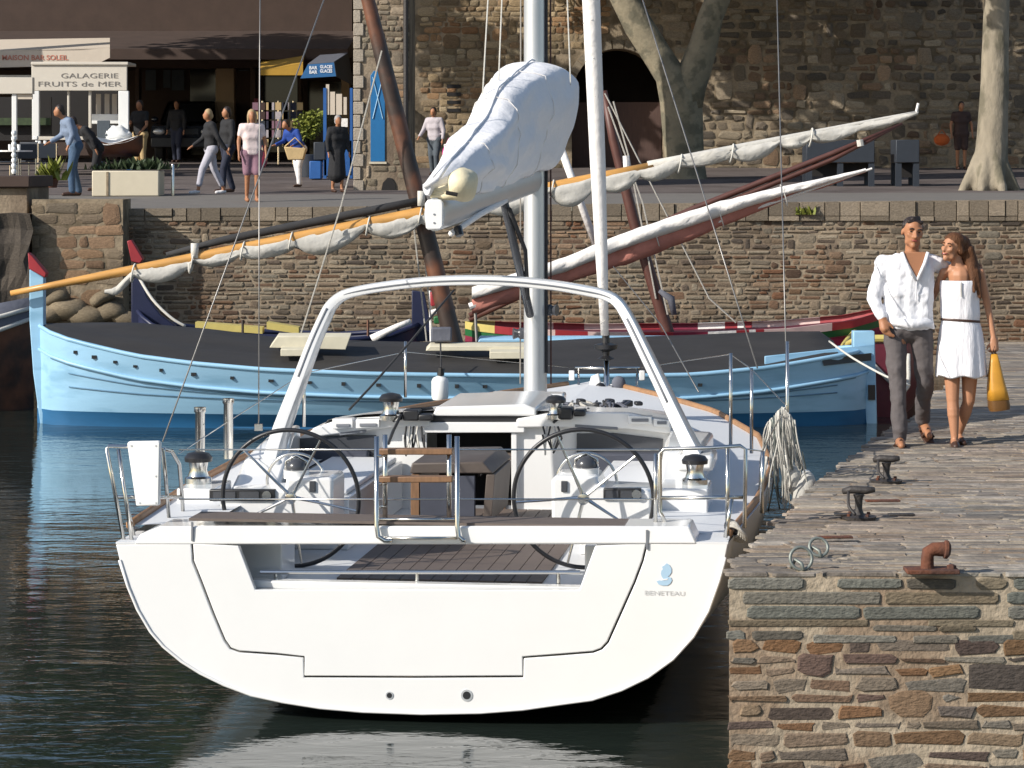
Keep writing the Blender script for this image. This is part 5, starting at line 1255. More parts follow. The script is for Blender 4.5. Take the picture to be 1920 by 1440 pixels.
mb = MB(); mb.tube([c + V((-.012, 0, .01)), c + V((-.012, 0, .075)), c + V((-.008, 0, .105)), c + V((.02, 0, .122)), c + V((.085, 0, .122))], [.036, .034, .036, .036, .04], 14); mb.build("post", M['rust'], rbol, smooth=True)
MB().lathe(c + V((.075, 0, .122)), (1, 0, -.1), [(.042, 0), (.05, .006), (.05, .02), (.03, .035)], 14).build("head", M['rust'], rbol, smooth=True)
MB().lathe(c + V((.115, -.01, .022)), UP, [(.025, 0), (.025, .016), (.012, .022)], 6).build("bolt", M['rust'], rbol)
for px, py, r, tilt, lab in ((1535, 1042, .052, .5, "upper galvanised mooring ring standing on the quay edge"), (1502, 1066, .06, .25, "lower galvanised mooring ring lying by the quay edge")):
    c = on_quay(px, py); t = thing("mooring_ring", lab, "ring", c, 0, "mooring rings")
    MB().torus(c + V((0, 0, r*.7 + .012)), V((.15, -1, tilt)), r, .009, 28, 8).build("ring", M['greyring'], t, smooth='all')
    MB().tube([c + V((-.05, .03, 0)), c + V((-.03, 0, .05)), c + V((0, -.02, .03)), c + V((.01, -.03, -.005))], .010, 6).build("staple", M['greyring'], t, smooth='all')

# ---------------------------------------------------------------- people
def hand(mb, wrist, dirv, side, palm_n, s=1.0, curl=.5):
    d = V(dirv).normalized(); sd = V(side).normalized(); nv = V(palm_n).normalized()
    mb_list = [(wrist, wrist + d*.085*s, .022*s, .030*s), (wrist + sd*.018*s, wrist + d*.085*s + sd*.022*s, .018*s, .02*s), (wrist - sd*.018*s, wrist + d*.085*s - sd*.022*s, .018*s, .02*s)]
    for k, L in enumerate((.072, .082, .076, .060)):
        b = wrist + d*.088*s + sd*(.030 - .020*k)*s; k1 = b + (d*math.cos(curl) + nv*math.sin(curl))*L*.5*s
        k2 = k1 + (d*math.cos(curl*2) + nv*math.sin(curl*2))*L*.5*s
        mb_list += [(b, k1, .0105*s, .0098*s), (k1, k2, .0098*s, .0085*s)]
    tb = wrist + d*.03*s + sd*.03*s; t1 = tb + (d*.7 + sd*.6 + nv*.25).normalized()*.038*s
    mb_list += [(tb, t1, .0125*s, .011*s), (t1, t1 + (d*.9 + sd*.2 + nv*.35).normalized()*.032*s, .011*s, .009*s)]
    return mb_list

CD = 20.6                                         # the couple's distance
def C(px, py, dy=0.0): return P(px, py, CD) + V((0, dy, 0))
def foot_prims(heel, toe, w=.04):
    return [(heel, lerp(heel, toe, .55), w*.85, w*.95), (lerp(heel, toe, .5), toe, w*.95, w*.6)]
gz_ = qz(CD) + .02
man = thing("person", "tall dark haired man in white shirt and grey brown trousers, walking on the quay", "person", (C(1715, 830).x, CD, gz_))
hc = C(1711, 436)
Rh = Matrix.Rotation(.12, 3, 'Y') @ Matrix.Rotation(.12, 3, 'Z')
def head_prims(hc, R, s=1.0, jaw=1.0):
    f = lambda x, y, z: hc + R @ (V((x, y, z))*s)
    return [('e', f(0, .012, .03), (.076*s, .096*s, .088*s), R), ('e', f(0, -.022, -.035), (.060*s*jaw, .070*s, .082*s), R), (f(0, -.058, -.092), f(0, -.066, -.096), .030*s*jaw, .026*s),
            (f(-.035*jaw, -.03, -.075), f(.035*jaw, -.03, -.075), .028*s, .028*s),
            (f(0, -.088, .012), f(0, -.108, -.030), .010*s, .0155*s), (f(-.014, -.094, -.032), f(.014, -.094, -.032), .010*s, .010*s),
            (f(-.045, -.078, .028), f(.045, -.078, .028), .0115*s, .0115*s), (f(-.042, -.066, -.018), f(-.028, -.074, -.026), .020*s, .018*s), (f(.042, -.066, -.018), f(.028, -.074, -.026), .020*s, .018*s),
            (f(-.02, -.086, -.058), f(.02, -.086, -.058), .010*s, .010*s),
            ('e', f(-.078, .012, -.005), (.009*s, .018*s, .029*s), R), ('e', f(.078, .012, -.005), (.009*s, .018*s, .029*s), R)]
def face_bits(parent, hc, R, s=1.0, smile=False, brow='hairdk'):
    f = lambda x, y, z: hc + R @ (V((x, y, z))*s)
    for x in (-.032, .032):
        MB().ell(f(x, -.0745, .007), (.0105*s, .009*s, .0055*s), R).build("eye", M['eye'], parent, smooth='all')
        MB().tube([f(x - .018, -.086, .026), f(x, -.092, .032), f(x + .018, -.085, .028)], .0052*s, 6).build("eyebrow", M[brow], parent, smooth='all')
    MB().tube([f(-.028, -.085, -.054), f(-.012, -.097, -.061), f(.012, -.097, -.061), f(.028, -.085, -.054)], [.003*s, .0065*s, .0065*s, .003*s], 6).build("lips", M['lip'], parent, smooth='all')
    if smile: MB().tube([f(-.014, -.0975, -.0585), f(0, -.1005, -.060), f(.014, -.0975, -.0585)], .003*s, 6).build("teeth", M['white'], parent, smooth='all')
nk = C(1710, 482)
sL, sR = C(1656, 494, .0), C(1754, 494, .03)
eL, wL = C(1637, 560, -.02), C(1652, 596, -.09)
eR, wR = C(1800, 514, .17), C(1827, 504, .11)
hL, hR = C(1682, 618), C(1724, 618)
kL, aL = C(1681, 718, -.05), C(1683, 806, -.10)
kR, aR = C(1736, 716, .05), C(1740, 796, .30)
body = head_prims(hc, Rh, 1.0) + [(C(1711, 462, .015), nk + V((0, .02, -.04)), .056, .064), (C(1690, 492, .01), C(1730, 492, .01), .055, .055),
    (nk + V((0, .02, -.06)), C(1706, 545), .075, .085), (C(1706, 545), C(1703, 612), .085, .09), (sL, eL, .05, .042), (eL, wL, .040, .028), (sR, eR, .05, .042), (eR, wR, .040, .028),
    (hL, kL, .08, .055), (kL, aL, .052, .038), (hR, kR, .08, .055), (kR, aR, .052, .038)]
body += hand(None, wL, (.15, -.25, -1), (1, -.2, 0), (.6, .2, -.1), .95, .5)
body += hand(None, wR, (.55, -.75, -.2), (.2, .3, 1), (-.3, -.5, -.9), 1.0, .55)
fl0, fl1 = C(1684, 824, -.06), C(1681, 829, -.27)
fr0, fr1 = C(1744, 800, .34), C(1748, 822, .14)
body += foot_prims(fl0, fl1, .042) + foot_prims(fr0, fr1, .042) + [(aL, fl0, .036, .034), (aR, fr0, .036, .034)]
bo = blob("body", body, .0085, M['skin'], man, 2)
face_bits(man, hc, Rh, 1.0)
def hp_(hc, R, s=1): return lambda x, y, z: hc + R @ (V((x, y, z))*s)
f = hp_(hc, Rh)
blob("hair", [('e', f(0, .026, .050), (.081, .088, .076), Rh), (f(-.048, -.046, .082), f(.048, -.046, .084), .015, .017), (f(-.072, .01, .05), f(-.074, .02, .012), .017, .012), (f(.072, .01, .05), f(.074, .02, .012), .017, .012), ('e', f(0, .06, .01), (.068, .055, .07), Rh), (f(-.02, -.035, .106), f(.03, -.01, .114), .018, .020)], .008, M['hairdk'], man, 1)
sh_ = [(C(1680, 505, -.005), C(1682, 598, -.01), .094, .110), (C(1706, 505, -.012), C(1704, 602, -.014), .100, .114), (C(1729, 505, -.005), C(1724, 602, -.01), .094, .110), (C(1684, 493, .0), C(1730, 493, .0), .078, .078), (C(1684, 512, -.005), C(1724, 512, -.005), .098, .098), (C(1682, 548, -.01), C(1722, 548, -.01), .108, .105), (C(1682, 584, -.01), C(1722, 586, -.01), .108, .108), (C(1684, 600, -.01), C(1722, 604, -.01), .112, .112),
       (C(1688, 494), sL, .072, .066), (sL, eL, .066, .058), (eL, lerp(eL, wL, .9), .056, .040), (C(1726, 494, .01), sR, .072, .068), (sR, eR, .068, .055), (eR, lerp(eR, wR, .7), .052, .042)]
ctx = bpy.data.textures.new("cloth folds", 'CLOUDS'); ctx.noise_scale = .11; ctx.noise_depth = 2
def folds(o, st):
    d_ = o.modifiers.new("folds", 'DISPLACE'); d_.texture = ctx; d_.strength = st; d_.mid_level = .5; d_.texture_coords = 'LOCAL'; return o
shirt = folds(blob("shirt", sh_, .011, M['shirt'], man, 3), .035)
# open neckline showing skin, hem
MB().prism([C(1688, 471, -.100), C(1734, 472, -.100), C(1717, 522, -.122), C(1711, 522, -.124)], (0, .05, 0)).build("neckline", M['skin'], man, bevel=.01)
for pl in ([(1687, 472), (1694, 490), (1713, 524)], [(1736, 472), (1730, 492), (1715, 524)]):
    MB().tube([C(x, y, -.104 - .024*(y - 472)/52) for x, y in pl], [.014, .015, .012], 8).build("collar", M['shirt'], man, smooth='all')
MB().tube([C(1714, 522, -.124), C(1713, 560, -.122)], .005, 6).build("placket", M['dress'], shirt)
hem = []
for k, (x, y) in enumerate(((1660, 590), (1680, 597), (1704, 606), (1730, 611), (1752, 611))):
    pass
lo_ = [[C(1703, 596 + .12*(0), -.0) + V((math.cos(w)*.185 + .0, math.sin(w)*.135 - .01, -.0)) for w in [2*math.pi*i/32 for i in range(32)]]]
lo_.append([C(1705, 612, -.0) + V((math.cos(w)*.192, math.sin(w)*.142 - .01, -.012*math.cos(w) + .008*math.sin(w*5))) for w in [2*math.pi*i/32 for i in range(32)]])
MB().grid(lo_, closed=True).build("shirt_hem", M['shirt'], man, smooth='all', solid=.008)
tro = [(C(1686, 606), C(1722, 606), .098, .098), (hL, C(1723, 618), .105, .105), (C(1678, 630), kL, .094, .070), (kL, lerp(kL, aL, .94), .070, .062), (C(1728, 630), kR, .094, .070), (kR, lerp(kR, aR, .96), .070, .060), (lerp(kL, aL, .8), C(1684, 818, -.08), .062, .056)]
folds(blob("trousers", tro, .012, M['trous'], man, 3), .028)
for nm, a, b in (("sandal", fl0, fl1), ("sandal", fr0, fr1)):
    dn = V((0, 0, -.034)); up_ = (b - a).normalized()
    sd = up_.cross(UP).normalized()
    so_ = MB().prism([a + dn - up_*.03 - sd*.035, a + dn - up_*.03 + sd*.035, lerp(a, b, .6) + dn + sd*.048, b + dn + up_*.02 + sd*.035, b + dn + up_*.03, b + dn + up_*.02 - sd*.035, lerp(a, b, .6) + dn - sd*.048], (0, 0, -.018)).build(nm, M['leather'], man, bevel=.005)
    for t in (.35, .75): MB().tube([lerp(a, b, t) + dn - sd*.048, lerp(a, b, t) + UP*.038, lerp(a, b, t) + dn + sd*.048], .010, 6).build("strap", M['leather'], so_, smooth='all')

wom = thing("person", "tanned woman in short white strapless dress with long brown hair, walking beside the man", "person", (C(1800, 832).x, CD, gz_))
hc = C(1785, 464, -.02); Rw = Matrix.Rotation(.16, 3, 'Y') @ Matrix.Rotation(-.85, 3, 'Z')
s1, s2 = C(1770, 511), C(1838, 511)
e2_, w2 = C(1853, 575, .02), C(1863, 636, -.02)
e1_, w1 = C(1752, 560, .12), C(1742, 585, .16)
k1, a1 = C(1785, 748, -.03), C(1788, 818, -.05)
k2, a2 = C(1817, 752, .02), C(1804, 814, .14)
body = head_prims(hc, Rw, .92, .88) + [(C(1791, 478), C(1799, 508), .044, .050), (C(1786, 506), C(1824, 506), .046, .046), (C(1800, 520), C(1801, 570), .095, .08), (C(1801, 570), C(1802, 628), .08, .12), (s1, e1_, .037, .032), (e1_, w1, .030, .022), (s2, e2_, .037, .031), (e2_, w2, .030, .021),
    (C(1784, 655), k1, .085, .050), (k1, lerp(k1, a1, .4), .048, .050), (lerp(k1, a1, .3), a1, .052, .030), (C(1820, 655), k2, .085, .050), (k2, lerp(k2, a2, .4), .048, .05), (lerp(k2, a2, .3), a2, .052, .030)]
g0_, g1_ = C(1788, 828, -.02), C(1784, 831, -.21); g2_, g3_ = C(1804, 824, .17), C(1806, 829, -.02)
body += foot_prims(g0_, g1_, .034) + foot_prims(g2_, g3_, .034) + [(a1, g0_, .030, .030), (a2, g2_, .030, .030)]
body += hand(None, w2, (.03, -.1, -1), (-1, -.2, 0), (-.3, .9, 0), .88, .9)
body += hand(None, w1, (-.8, .2, -.3), (0, .3, 1), (0, -1, 0), .85, .4)
blob("body", body, .0085, M['skin2'], wom, 2)
face_bits(wom, hc, Rw, .92, True, 'hairbr')
f = hp_(hc, Rw, .92)
blob("hair", [('e', f(0, .025, .056), (.082, .092, .072), Rw), (f(.05, .0, .06), f(.072, .03, -.02), .03, .03), (f(-.055, -.02, .07), f(-.072, .02, -.0), .022, .024), ('e', f(0, .065, -.0), (.07, .06, .09), Rw),
              (C(1808, 455, .03), C(1818, 490, .02), .055, .060), (C(1818, 485, .01), C(1829, 520, -.02), .058, .045), (C(1826, 512, -.04), C(1834, 556, -.085), .045, .016), (C(1820, 500, -.03), C(1822, 545, -.11), .04, .014), (C(1816, 470, .0), C(1834, 520, .02), .05, .04), (C(1834, 520, .02), C(1838, 560, .03), .04, .014), (C(1808, 480, .05), C(1812, 530, .09), .055, .035), (f(-.03, -.035, .095), f(.03, -.03, .10), .014, .016)], .009, M['hairbr'], wom, 2)
def ring(cx, cy, rx, ry, n=40, fold=0.0, ph=0, k=9, dy=0):
    c = C(cx, cy, dy); return [c + V((math.cos(w)*rx*(1 + fold*math.sin(w*k + ph)), math.sin(w)*ry*(1 + fold*math.sin(w*k + ph)), 0)) for w in [2*math.pi*i/n for i in range(n)]]
dr_ = [ring(1800, 525, .150, .112), ring(1800, 535, .154, .122, fold=.01), ring(1800, 550, .150, .122, fold=.015), ring(1800, 570, .146, .112, fold=.02), ring(1801, 588, .152, .116, fold=.02), ring(1801, 597, .146, .110), ring(1801, 601, .142, .106), ring(1801, 605, .148, .112), ring(1802, 625, .168, .130, fold=.025), ring(1802, 650, .180, .142, fold=.035, ph=.4), ring(1802, 680, .188, .152, fold=.05, ph=.7), ring(1803, 707, .196, .160, fold=.06, ph=1.0)]
for r in dr_[-1:]:
    for i, q in enumerate(r): q.z += .012*math.sin(i*.9)
MB().grid(dr_, closed=True).build("dress", M['dress'], wom, smooth='all', solid=.006, subs=1)
bl_ = ring(1801, 601, .149, .113); bl_.append(bl_[0])
MB().tube([q + V((0, 0, -.012*math.sin(i/40*math.pi*2 + 1))) for i, q in enumerate(bl_)], .010, 6, flat=.5).build("belt", M['leather'], wom, smooth='all')
MB().tube([C(1797, 528, -.128), C(1797, 555, -.130)], .005, 5).build("drawstring", M['canvas'], wom)
for a, b in ((g0_, g1_), (g2_, g3_)):
    u_ = (b - a).normalized(); sd = u_.cross(UP).normalized(); dn = V((0, 0, -.027))
    so_ = MB().prism([a + dn - u_*.03 - sd*.03, a + dn - u_*.03 + sd*.03, lerp(a, b, .6) + dn + sd*.038, b + dn + u_*.03, lerp(a, b, .6) + dn - sd*.038], (0, 0, -.014)).build("shoe_sole", M['leather'], wom)
    blob("shoe", [(a + dn*.4, a + dn*.4 - u_*.01, .036, .036), (lerp(a, b, .68) + dn*.3, b + dn*.2, .039, .028)], .008, M['leather'], wom, 2)
bag_ = thing("handbag", "ochre yellow leather tote bag hanging from the woman's hand", "bag", C(1870, 768))
def bring(y, x0, x1, dp, y2=None):
    c0, c1 = C(x0, y, -.03), C(x1, y2 if y2 else y, -.03); h = (c1 - c0).length/2; c = (c0 + c1)/2; e = (c1 - c0).normalized()
    out = []
    for k in range(20):
        w = 2*math.pi*k/20; a = math.copysign(abs(math.cos(w))**.6, math.cos(w)); b = math.copysign(abs(math.sin(w))**.6, math.sin(w))
        q = c + e*a*h + V((0, b*dp, 0)); out.append(q + noise.noise_vector(q*9)*.006)
    return out
br_ = [bring(664, 1857, 1868, .018, 662), bring(680, 1855, 1873, .032), bring(704, 1852.5, 1879, .055), bring(728, 1851, 1885, .076), bring(750, 1851, 1890, .086, 748)]
MB().grid(br_, closed=True).build("bag_body", M['ochre'], bag_, smooth='all', solid=.005)
b2_ = [br_[-1], bring(762, 1852, 1892, .085, 759), bring(770, 1855, 1891, .078, 766)]
MB().grid(b2_, closed=True).add(b2_[-1], [tuple(range(20))]).build("bag_base", M['ochred'], bag_, smooth=True)
for k in (5, 15):
    MB().tube([br_[0][k] + V((-.012, 0, 0)), C(1862.5, 648, -.03) + V((0, .012*(1 if k == 5 else -1), 0)), br_[0][k] + V((.012, 0, 0))], .006, 6).build("handle", M['leather'], bag_, smooth='all')

def townsman(label, px, d, H, face=0.0, stride=.0, lean=0.0, top='clothblack', bottom=('trousers', 'denim'), hair='hairdk', long_hair=False, arms=((.02, .02), (.02, .02)), shoes='leather', sleeves=True, skin='skin', bald=False, vox=.022):
    base = V((X(px, d), d, street_z(X(px, d), d) + .012)); t = thing("person", label, "person", base)
    fw = V((math.sin(face), -math.cos(face), 0)); rt_ = V((math.cos(face), math.sin(face), 0))
    def J(r, f_, z): return base + (rt_*r + fw*(f_ + lean*max(0, z - .5)*1.2) + UP*(z - abs(lean)*max(0, z - .5)*.45))*H
    hips = [J(s*.052, 0, .52) for s in (-1, 1)]; feet = [J(s*.05, s*stride, .045) for s in (-1, 1)]; knees = [lerp(h, f_, .5) + fw*.035*H*(1 if abs(stride) > .02 else .2) for h, f_ in zip(hips, feet)]
    hd = J(0, .02 + lean*.1, .93); body = [('e', hd, (.043*H, .052*H, .064*H)), (hd - UP*.03*H, J(0, 0, .83), .03*H, .033*H), ('e', hd + fw*.052*H - UP*.006*H, (.008*H, .012*H, .014*H)), ('e', hd + fw*.022*H - UP*.032*H, (.03*H, .03*H, .03*H)),
        (J(-.06, 0, .785), J(.06, 0, .785), .046*H, .046*H), (J(0, 0, .75), J(0, 0, .55), .060*H, .058*H)]
    armj = []
    for s, (a_f, a_o) in zip((-1, 1), arms):
        sh0 = J(s*.105, 0, .81); el = J(s*(.125 + a_o), a_f*.5, .65); wr = J(s*(.125 + a_o*1.1), a_f*1.6 + .02, .51 + max(0, a_f)*.5); armj.append((sh0, el, wr))
        body += [(sh0, el, .029*H, .024*H), (el, wr, .024*H, .016*H)] + [(wr, wr + (wr - el).normalized()*.05*H, .016*H, .015*H)]
        hd_ = (wr - el).normalized()
        for k in range(4): body.append((wr + hd_*.05*H + rt_*(k - 1.5)*.009*H, wr + hd_*.09*H + rt_*(k - 1.5)*.010*H, .006*H, .005*H))
        body.append((wr + hd_*.02*H, wr + hd_*.05*H - rt_*s*.022*H + fw*.01*H, .008*H, .006*H))
    for h, k, f_ in zip(hips, knees, feet): body += [(h, k, .052*H, .034*H), (k, f_, .033*H, .022*H), (f_ - UP*.02*H, f_ + fw*.09*H - UP*.028*H, .02*H, .016*H)]
    blob("body", body, vox, M[skin], t, 1)
    kind, bm_ = bottom
    tp = [(J(-.04, 0, .78), J(-.035, 0, .54), .066*H, .07*H), (J(.04, 0, .78), J(.035, 0, .54), .066*H, .07*H), (J(0, 0, .80), J(0, 0, .54), .064*H, .07*H), (J(-.062, 0, .79), J(.062, 0, .79), .064*H, .064*H), (J(-.035, 0, .70), J(.035, 0, .70), .080*H, .080*H), (J(-.035, 0, .58), J(.035, 0, .58), .076*H, .076*H), (J(-.03, 0, .53), J(.03, 0, .53), .078*H, .078*H)]
    for sh0, el, wr in armj: tp += [(sh0, lerp(sh0, el, 1 if sleeves else .55), .04*H, .033*H)] + ([(el, lerp(el, wr, .9), .033*H, .026*H)] if sleeves else [])
    if kind == 'coat': tp += [(J(0, 0, .5), J(0, -.01, .24), .10*H, .125*H)]
    blob("coat" if kind == 'coat' else "top", tp, vox, M[top], t, 1)
    if kind in ('trousers', 'shorts', 'capri'):
        end = dict(trousers=.97, capri=.72, shorts=.0)[kind]; bp_ = [(hips[0], hips[1], .075*H, .075*H)]
        for h, k, f_ in zip(hips, knees, feet):
            bp_ += [(h, lerp(h, k, .85) if kind == 'shorts' else k, .066*H, .052*H if kind == 'shorts' else .044*H)]
            if end: bp_.append((k, lerp(k, f_, end), .044*H, .037*H))
        blob(kind if kind != 'capri' else "trousers", bp_, vox, M[bm_], t, 1)
    for f_ in feet: blob("shoe", [(f_ - UP*.022*H, f_ + fw*.095*H - UP*.03*H, .026*H, .02*H)], vox*.8, M[shoes], t, 0)
    if not bald:
        hp = [('e', hd - fw*.012*H + UP*.018*H, (.049*H, .054*H, .056*H)), ('e', hd - fw*.03*H - UP*.015*H, (.042*H, .03*H, .045*H))]
        if long_hair: hp += [(hd - fw*.03*H, J(0, -.045, .80), .045*H, .04*H), (hd - rt_*.04*H, hd - rt_*.04*H - UP*.08*H, .018*H, .014*H), (hd + rt_*.04*H, hd + rt_*.04*H - UP*.08*H, .018*H, .014*H)]
        blob("hair", hp, vox*.8, M[hair], t, 1)
    return t, J
townsman("stooping person in light blue denim jacket and jeans at the wall edge", 142, 50, 1.80, -1.15, .05, .26, 'ltdenim', ('trousers', 'denim'), 'hairdk', arms=((.12, .0), (.05, .02)))
townsman("dark clad person bending forward beside the one in denim", 186, 52.5, 1.62, -1.3, .04, .5, 'clothblack', ('trousers', 'clothblack'), 'hairdk')
townsman("waiter in dark waistcoat standing by the corner of the kiosk", 263, 64, 1.74, -.5, .0, .0, 'clothblack', ('trousers', 'wicker'), 'hairdk', arms=((.16, .0), (.1, .02)), sleeves=False)
townsman("man in dark jacket and jeans standing before the dark car", 332, 73, 1.70, -.3, .03, 0, 'clothblack', ('trousers', 'clothnavy'), 'hairdk')
townsman("blond woman in black top and pale grey cropped trousers striding leftwards", 396, 50.8, 1.63, -1.2, .17, .04, 'clothblack', ('capri', 'capri'), 'hairbl', arms=((.10, .02), (-.1, .03)), shoes='clothwhite')
townsman("man in dark suit walking beside the striding blond woman", 427, 51.6, 1.66, -1.0, .09, .0, 'clothblack', ('trousers', 'clothnavy'), 'hairdk')
townsman("blond girl in pale pink top and mauve shorts walking at the wall edge", 472, 46.8, 1.62, .25, .03, .0, 'pinktop', ('shorts', 'mauve'), 'hairbl', True, shoes='skin', sleeves=False)
townsman("person in bright blue shirt and white trousers bending over a basket", 562, 54.5, 1.5, -.7, .06, .42, 'royalshirt', ('trousers', 'clothwhite'), 'hairdk', arms=((.16, .02), (.14, .03)))
townsman("grey haired old woman in a long black coat", 632, 51.5, 1.50, .5, .03, .03, 'clothblack', ('coat', 'clothblack'), 'hairgr')
townsman("dark haired person in pale lilac shirt beside the stone tower", 815, 62, 1.60, -.4, .04, .05, 'lilac', ('trousers', 'greyjean'), 'hairdk', arms=((.10, .03), (.03, .03)))
townsman("walker in dark brown shirt and shorts in the shade left of the pale trunk", 1802, 66.5, 1.70, .1, .02, 0, 'brownsh', ('shorts', 'brownsh'), 'hairdk', sleeves=False, arms=((.02, .03), (.02, .03)))
def carry(name, label, cat, mbf, m, c):
    mb = MB(); mbf(mb, c); o = mb.build(name, M[m], None, smooth='all'); 
    for v in o.data.vertices: v.co -= c
    o.location = c; tag(o, label, cat)
def bagshape(w, h):
    def fn(mb, c):
        mb.ell(c, (w/2, w*.28, h/2), None, 12, 8); mb.tube([c + V((-w*.25, 0, h*.4)), c + V((0, 0, h*.85)), c + V((w*.25, 0, h*.4))], .012, 6)
    return fn
carry("bag", "bright pink bag carried beside the lilac shirt", "bag", bagshape(.30, .42), 'pinkbag', P(841, 288, 61.5))
carry("bag", "orange bag carried by the walker in brown", "bag", bagshape(.40, .30), 'orange', P(1766, 262, 66))
carry("bag", "dark red bag carried behind the girl in pink", "bag", bagshape(.18, .30), 'crimson', P(492, 300, 47.2))
bk = thing("basket", "tan wicker basket held by the person in blue", "basket", P(552, 296, 53.9))
MB().prism([P(532, 275, 53.8), P(574, 278, 53.8), P(568, 300, 53.8), P(540, 300, 53.8)], (0, .3, 0)).build("body", M['wicker'], bk, bevel=.02)
MB().tube([P(534, 275, 53.95), P(553, 258, 53.95), P(572, 277, 53.95)], .014, 6).build("handle", M['wicker'], bk, smooth='all')

# ---------------------------------------------------------------- kiosk, terrace, street things
KD = 62.0; kz = street_z(X(150, KD), KD)
kk = thing("seafood_kiosk", "cream seafood kiosk with lettered sign board and white corner posts", "kiosk", (X(150, KD), KD + 1, kz))
def kb(name, x0, x1, y0, y1, d0, d1, m, parent=kk, bevel=.01):
    return MB().box((X(x0, d0), d0, Z(y1, d0)), (X(x1, d0), d1, Z(y0, d0))).build(name, M[m], parent, bevel=bevel)
sb = kb("sign_board", 59, 238, 121, 170, KD, KD + .12, 'kiosk')
text("GALAGERIE", M['lettgrey'], sb, P(168, 142, KD - .008), X(222, KD) - X(115, KD), .115, name="lettering")
text("FRUITS de MER", M['lettgrey'], sb, P(150, 157.5, KD - .008), X(226, KD) - X(70, KD), .115, name="lettering")
kb("roof", 58, 240, 116, 121.5, KD - .05, KD + 1.3, 'kiosk')
kb("corner_post", 60, 73, 170.5, 262, KD, KD + .15, 'white'); kb("corner_post", 222, 241, 170.5, 258, KD, KD + .15, 'white')
kb("post", 126, 130, 170.5, 230, KD + .1, KD + .2, 'kiosk'); kb("post", 166, 171, 170.5, 240, KD + .1, KD + .2, 'kiosk')
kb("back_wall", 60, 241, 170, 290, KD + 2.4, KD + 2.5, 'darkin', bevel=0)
for x in (180, 196, 210): kb("shelf_card", x, x + 9, 176, 214, KD + .9, KD + .95, 'awncream', bevel=0)
kb("shelf", 168, 226, 214, 232, KD + .6, KD + 1.2, 'white'); kb("counter", 73, 222, 262, 292, KD + .05, KD + 1.0, 'facade'); kb("counter_top", 70, 226, 256, 262.5, KD, KD + 1.1, 'kiosk')
kb("menu_board", 182, 206, 226, 262, KD - .25, KD - .2, 'greyjean')
mb = MB().ell(P(218, 256, KD - .12), (.34, .2, .26), None, 22, 16)
for q in mb.v: q += noise.noise_vector(q*6)*.07 + noise.noise_vector(q*17)*.03
mb.build("ice_heap", M['white'], kk, smooth='all')
db = thing("display_boat", "dark wooden display boat heaped with white ice before the kiosk", "boat", P(215, 285, KD - .7))
rows = []
for i in range(14):
    t = i/13; x = lerp(160, 268, t); hb = .5*math.sin(math.pi*t)**.5; top_ = 262 + 8*math.sin(math.pi*t) - 2*abs(t-.5)*10
    rows.append([P(x, top_, KD - .7) + V((0, -hb, 0)), P(x, lerp(top_, 292, .6), KD - .7) + V((0, -hb*.8, 0)), P(lerp(x, 214, .15), 294, KD - .7), P(x, lerp(top_, 292, .6), KD - .7) + V((0, hb*.8, 0)), P(x, top_, KD - .7) + V((0, hb, 0))])
MB().grid(rows).build("hull", M['mast'], db, smooth='all')
rows = [[lerp(r[0], r[4], u) + UP*(.12*math.sin(math.pi*u)*math.sin(math.pi*i/13) - .03) for u in (0, .25, .5, .75, 1)] for i, r in enumerate(rows)]
for r in rows:
    for q in r: q += noise.noise_vector(q*5)*.04
MB().grid(rows).build("ice", M['white'], db, smooth='all')
for x in (185, 245): MB().box((-.05, -.3, 0), (.05, .3, .35), Matrix.Translation(V((X(x, KD-.7), KD - .7, kz - .01)))).build("trestle", M['bluepaint'], db)
aw = thing("restaurant_awning", "cream awning with faded red lettering over the cafe terrace", "awning", P(90, 110, 66))
AD = 66.0
MB().prism([P(-60, 97, AD), P(150, 94, AD), P(206, 90, AD), P(206, 108, AD), P(178, 122, AD), P(-60, 128, AD)], (0, .03, 0)).build("valance", M['awncream'], aw)
MB().add([P(-60, 97, AD), P(206, 90, AD), P(206, 72, AD + 3), P(-60, 76, AD + 3)], [(0, 1, 2, 3)]).build("canopy", M['awncream'], aw, solid=.03)
text("MAISON BAR SOLEIL", M['lettred'], aw, P(66, 108, AD - .01), X(128, AD) - X(4, AD), .13, name="lettering", bold=.02)
MB().box((X(-60, AD), AD + .3, Z(165, AD)), (X(60, AD), AD + .45, Z(140, AD))).build("fascia", M['kiosk'], aw)
kp = thing("terrace_pergola", "white post and beam terrace frame beside the kiosk", "pergola", P(30, 300, 60))
PD = 60.0
for a, b, c, e in ((22, 31, 176, 262), (62, 70, 255, 262), (-30, -22, 176, 262)): MB().box((X(a, PD), PD, Z(e, PD)), (X(b, PD), PD + .12, Z(c, PD))).build("post", M['white'], kp, bevel=.01)
MB().box((X(-60, PD), PD - .05, Z(176, PD)), (X(62, PD), PD + .2, Z(145, PD))).build("beam", M['kiosk'], kp, bevel=.01)
MB().box((X(31, PD), PD + .02, Z(174, PD)), (X(60, PD), PD + .1, Z(160, PD) - .31)).build("panel", M['awncream'], kp)
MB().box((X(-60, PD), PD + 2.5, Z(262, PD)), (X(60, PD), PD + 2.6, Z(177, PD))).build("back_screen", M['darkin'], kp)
MB().box((X(-60, PD), PD + 2.3, Z(232, PD)), (X(60, PD), PD + 2.45, Z(218, PD))).build("window_box", M['shrub'], kp)
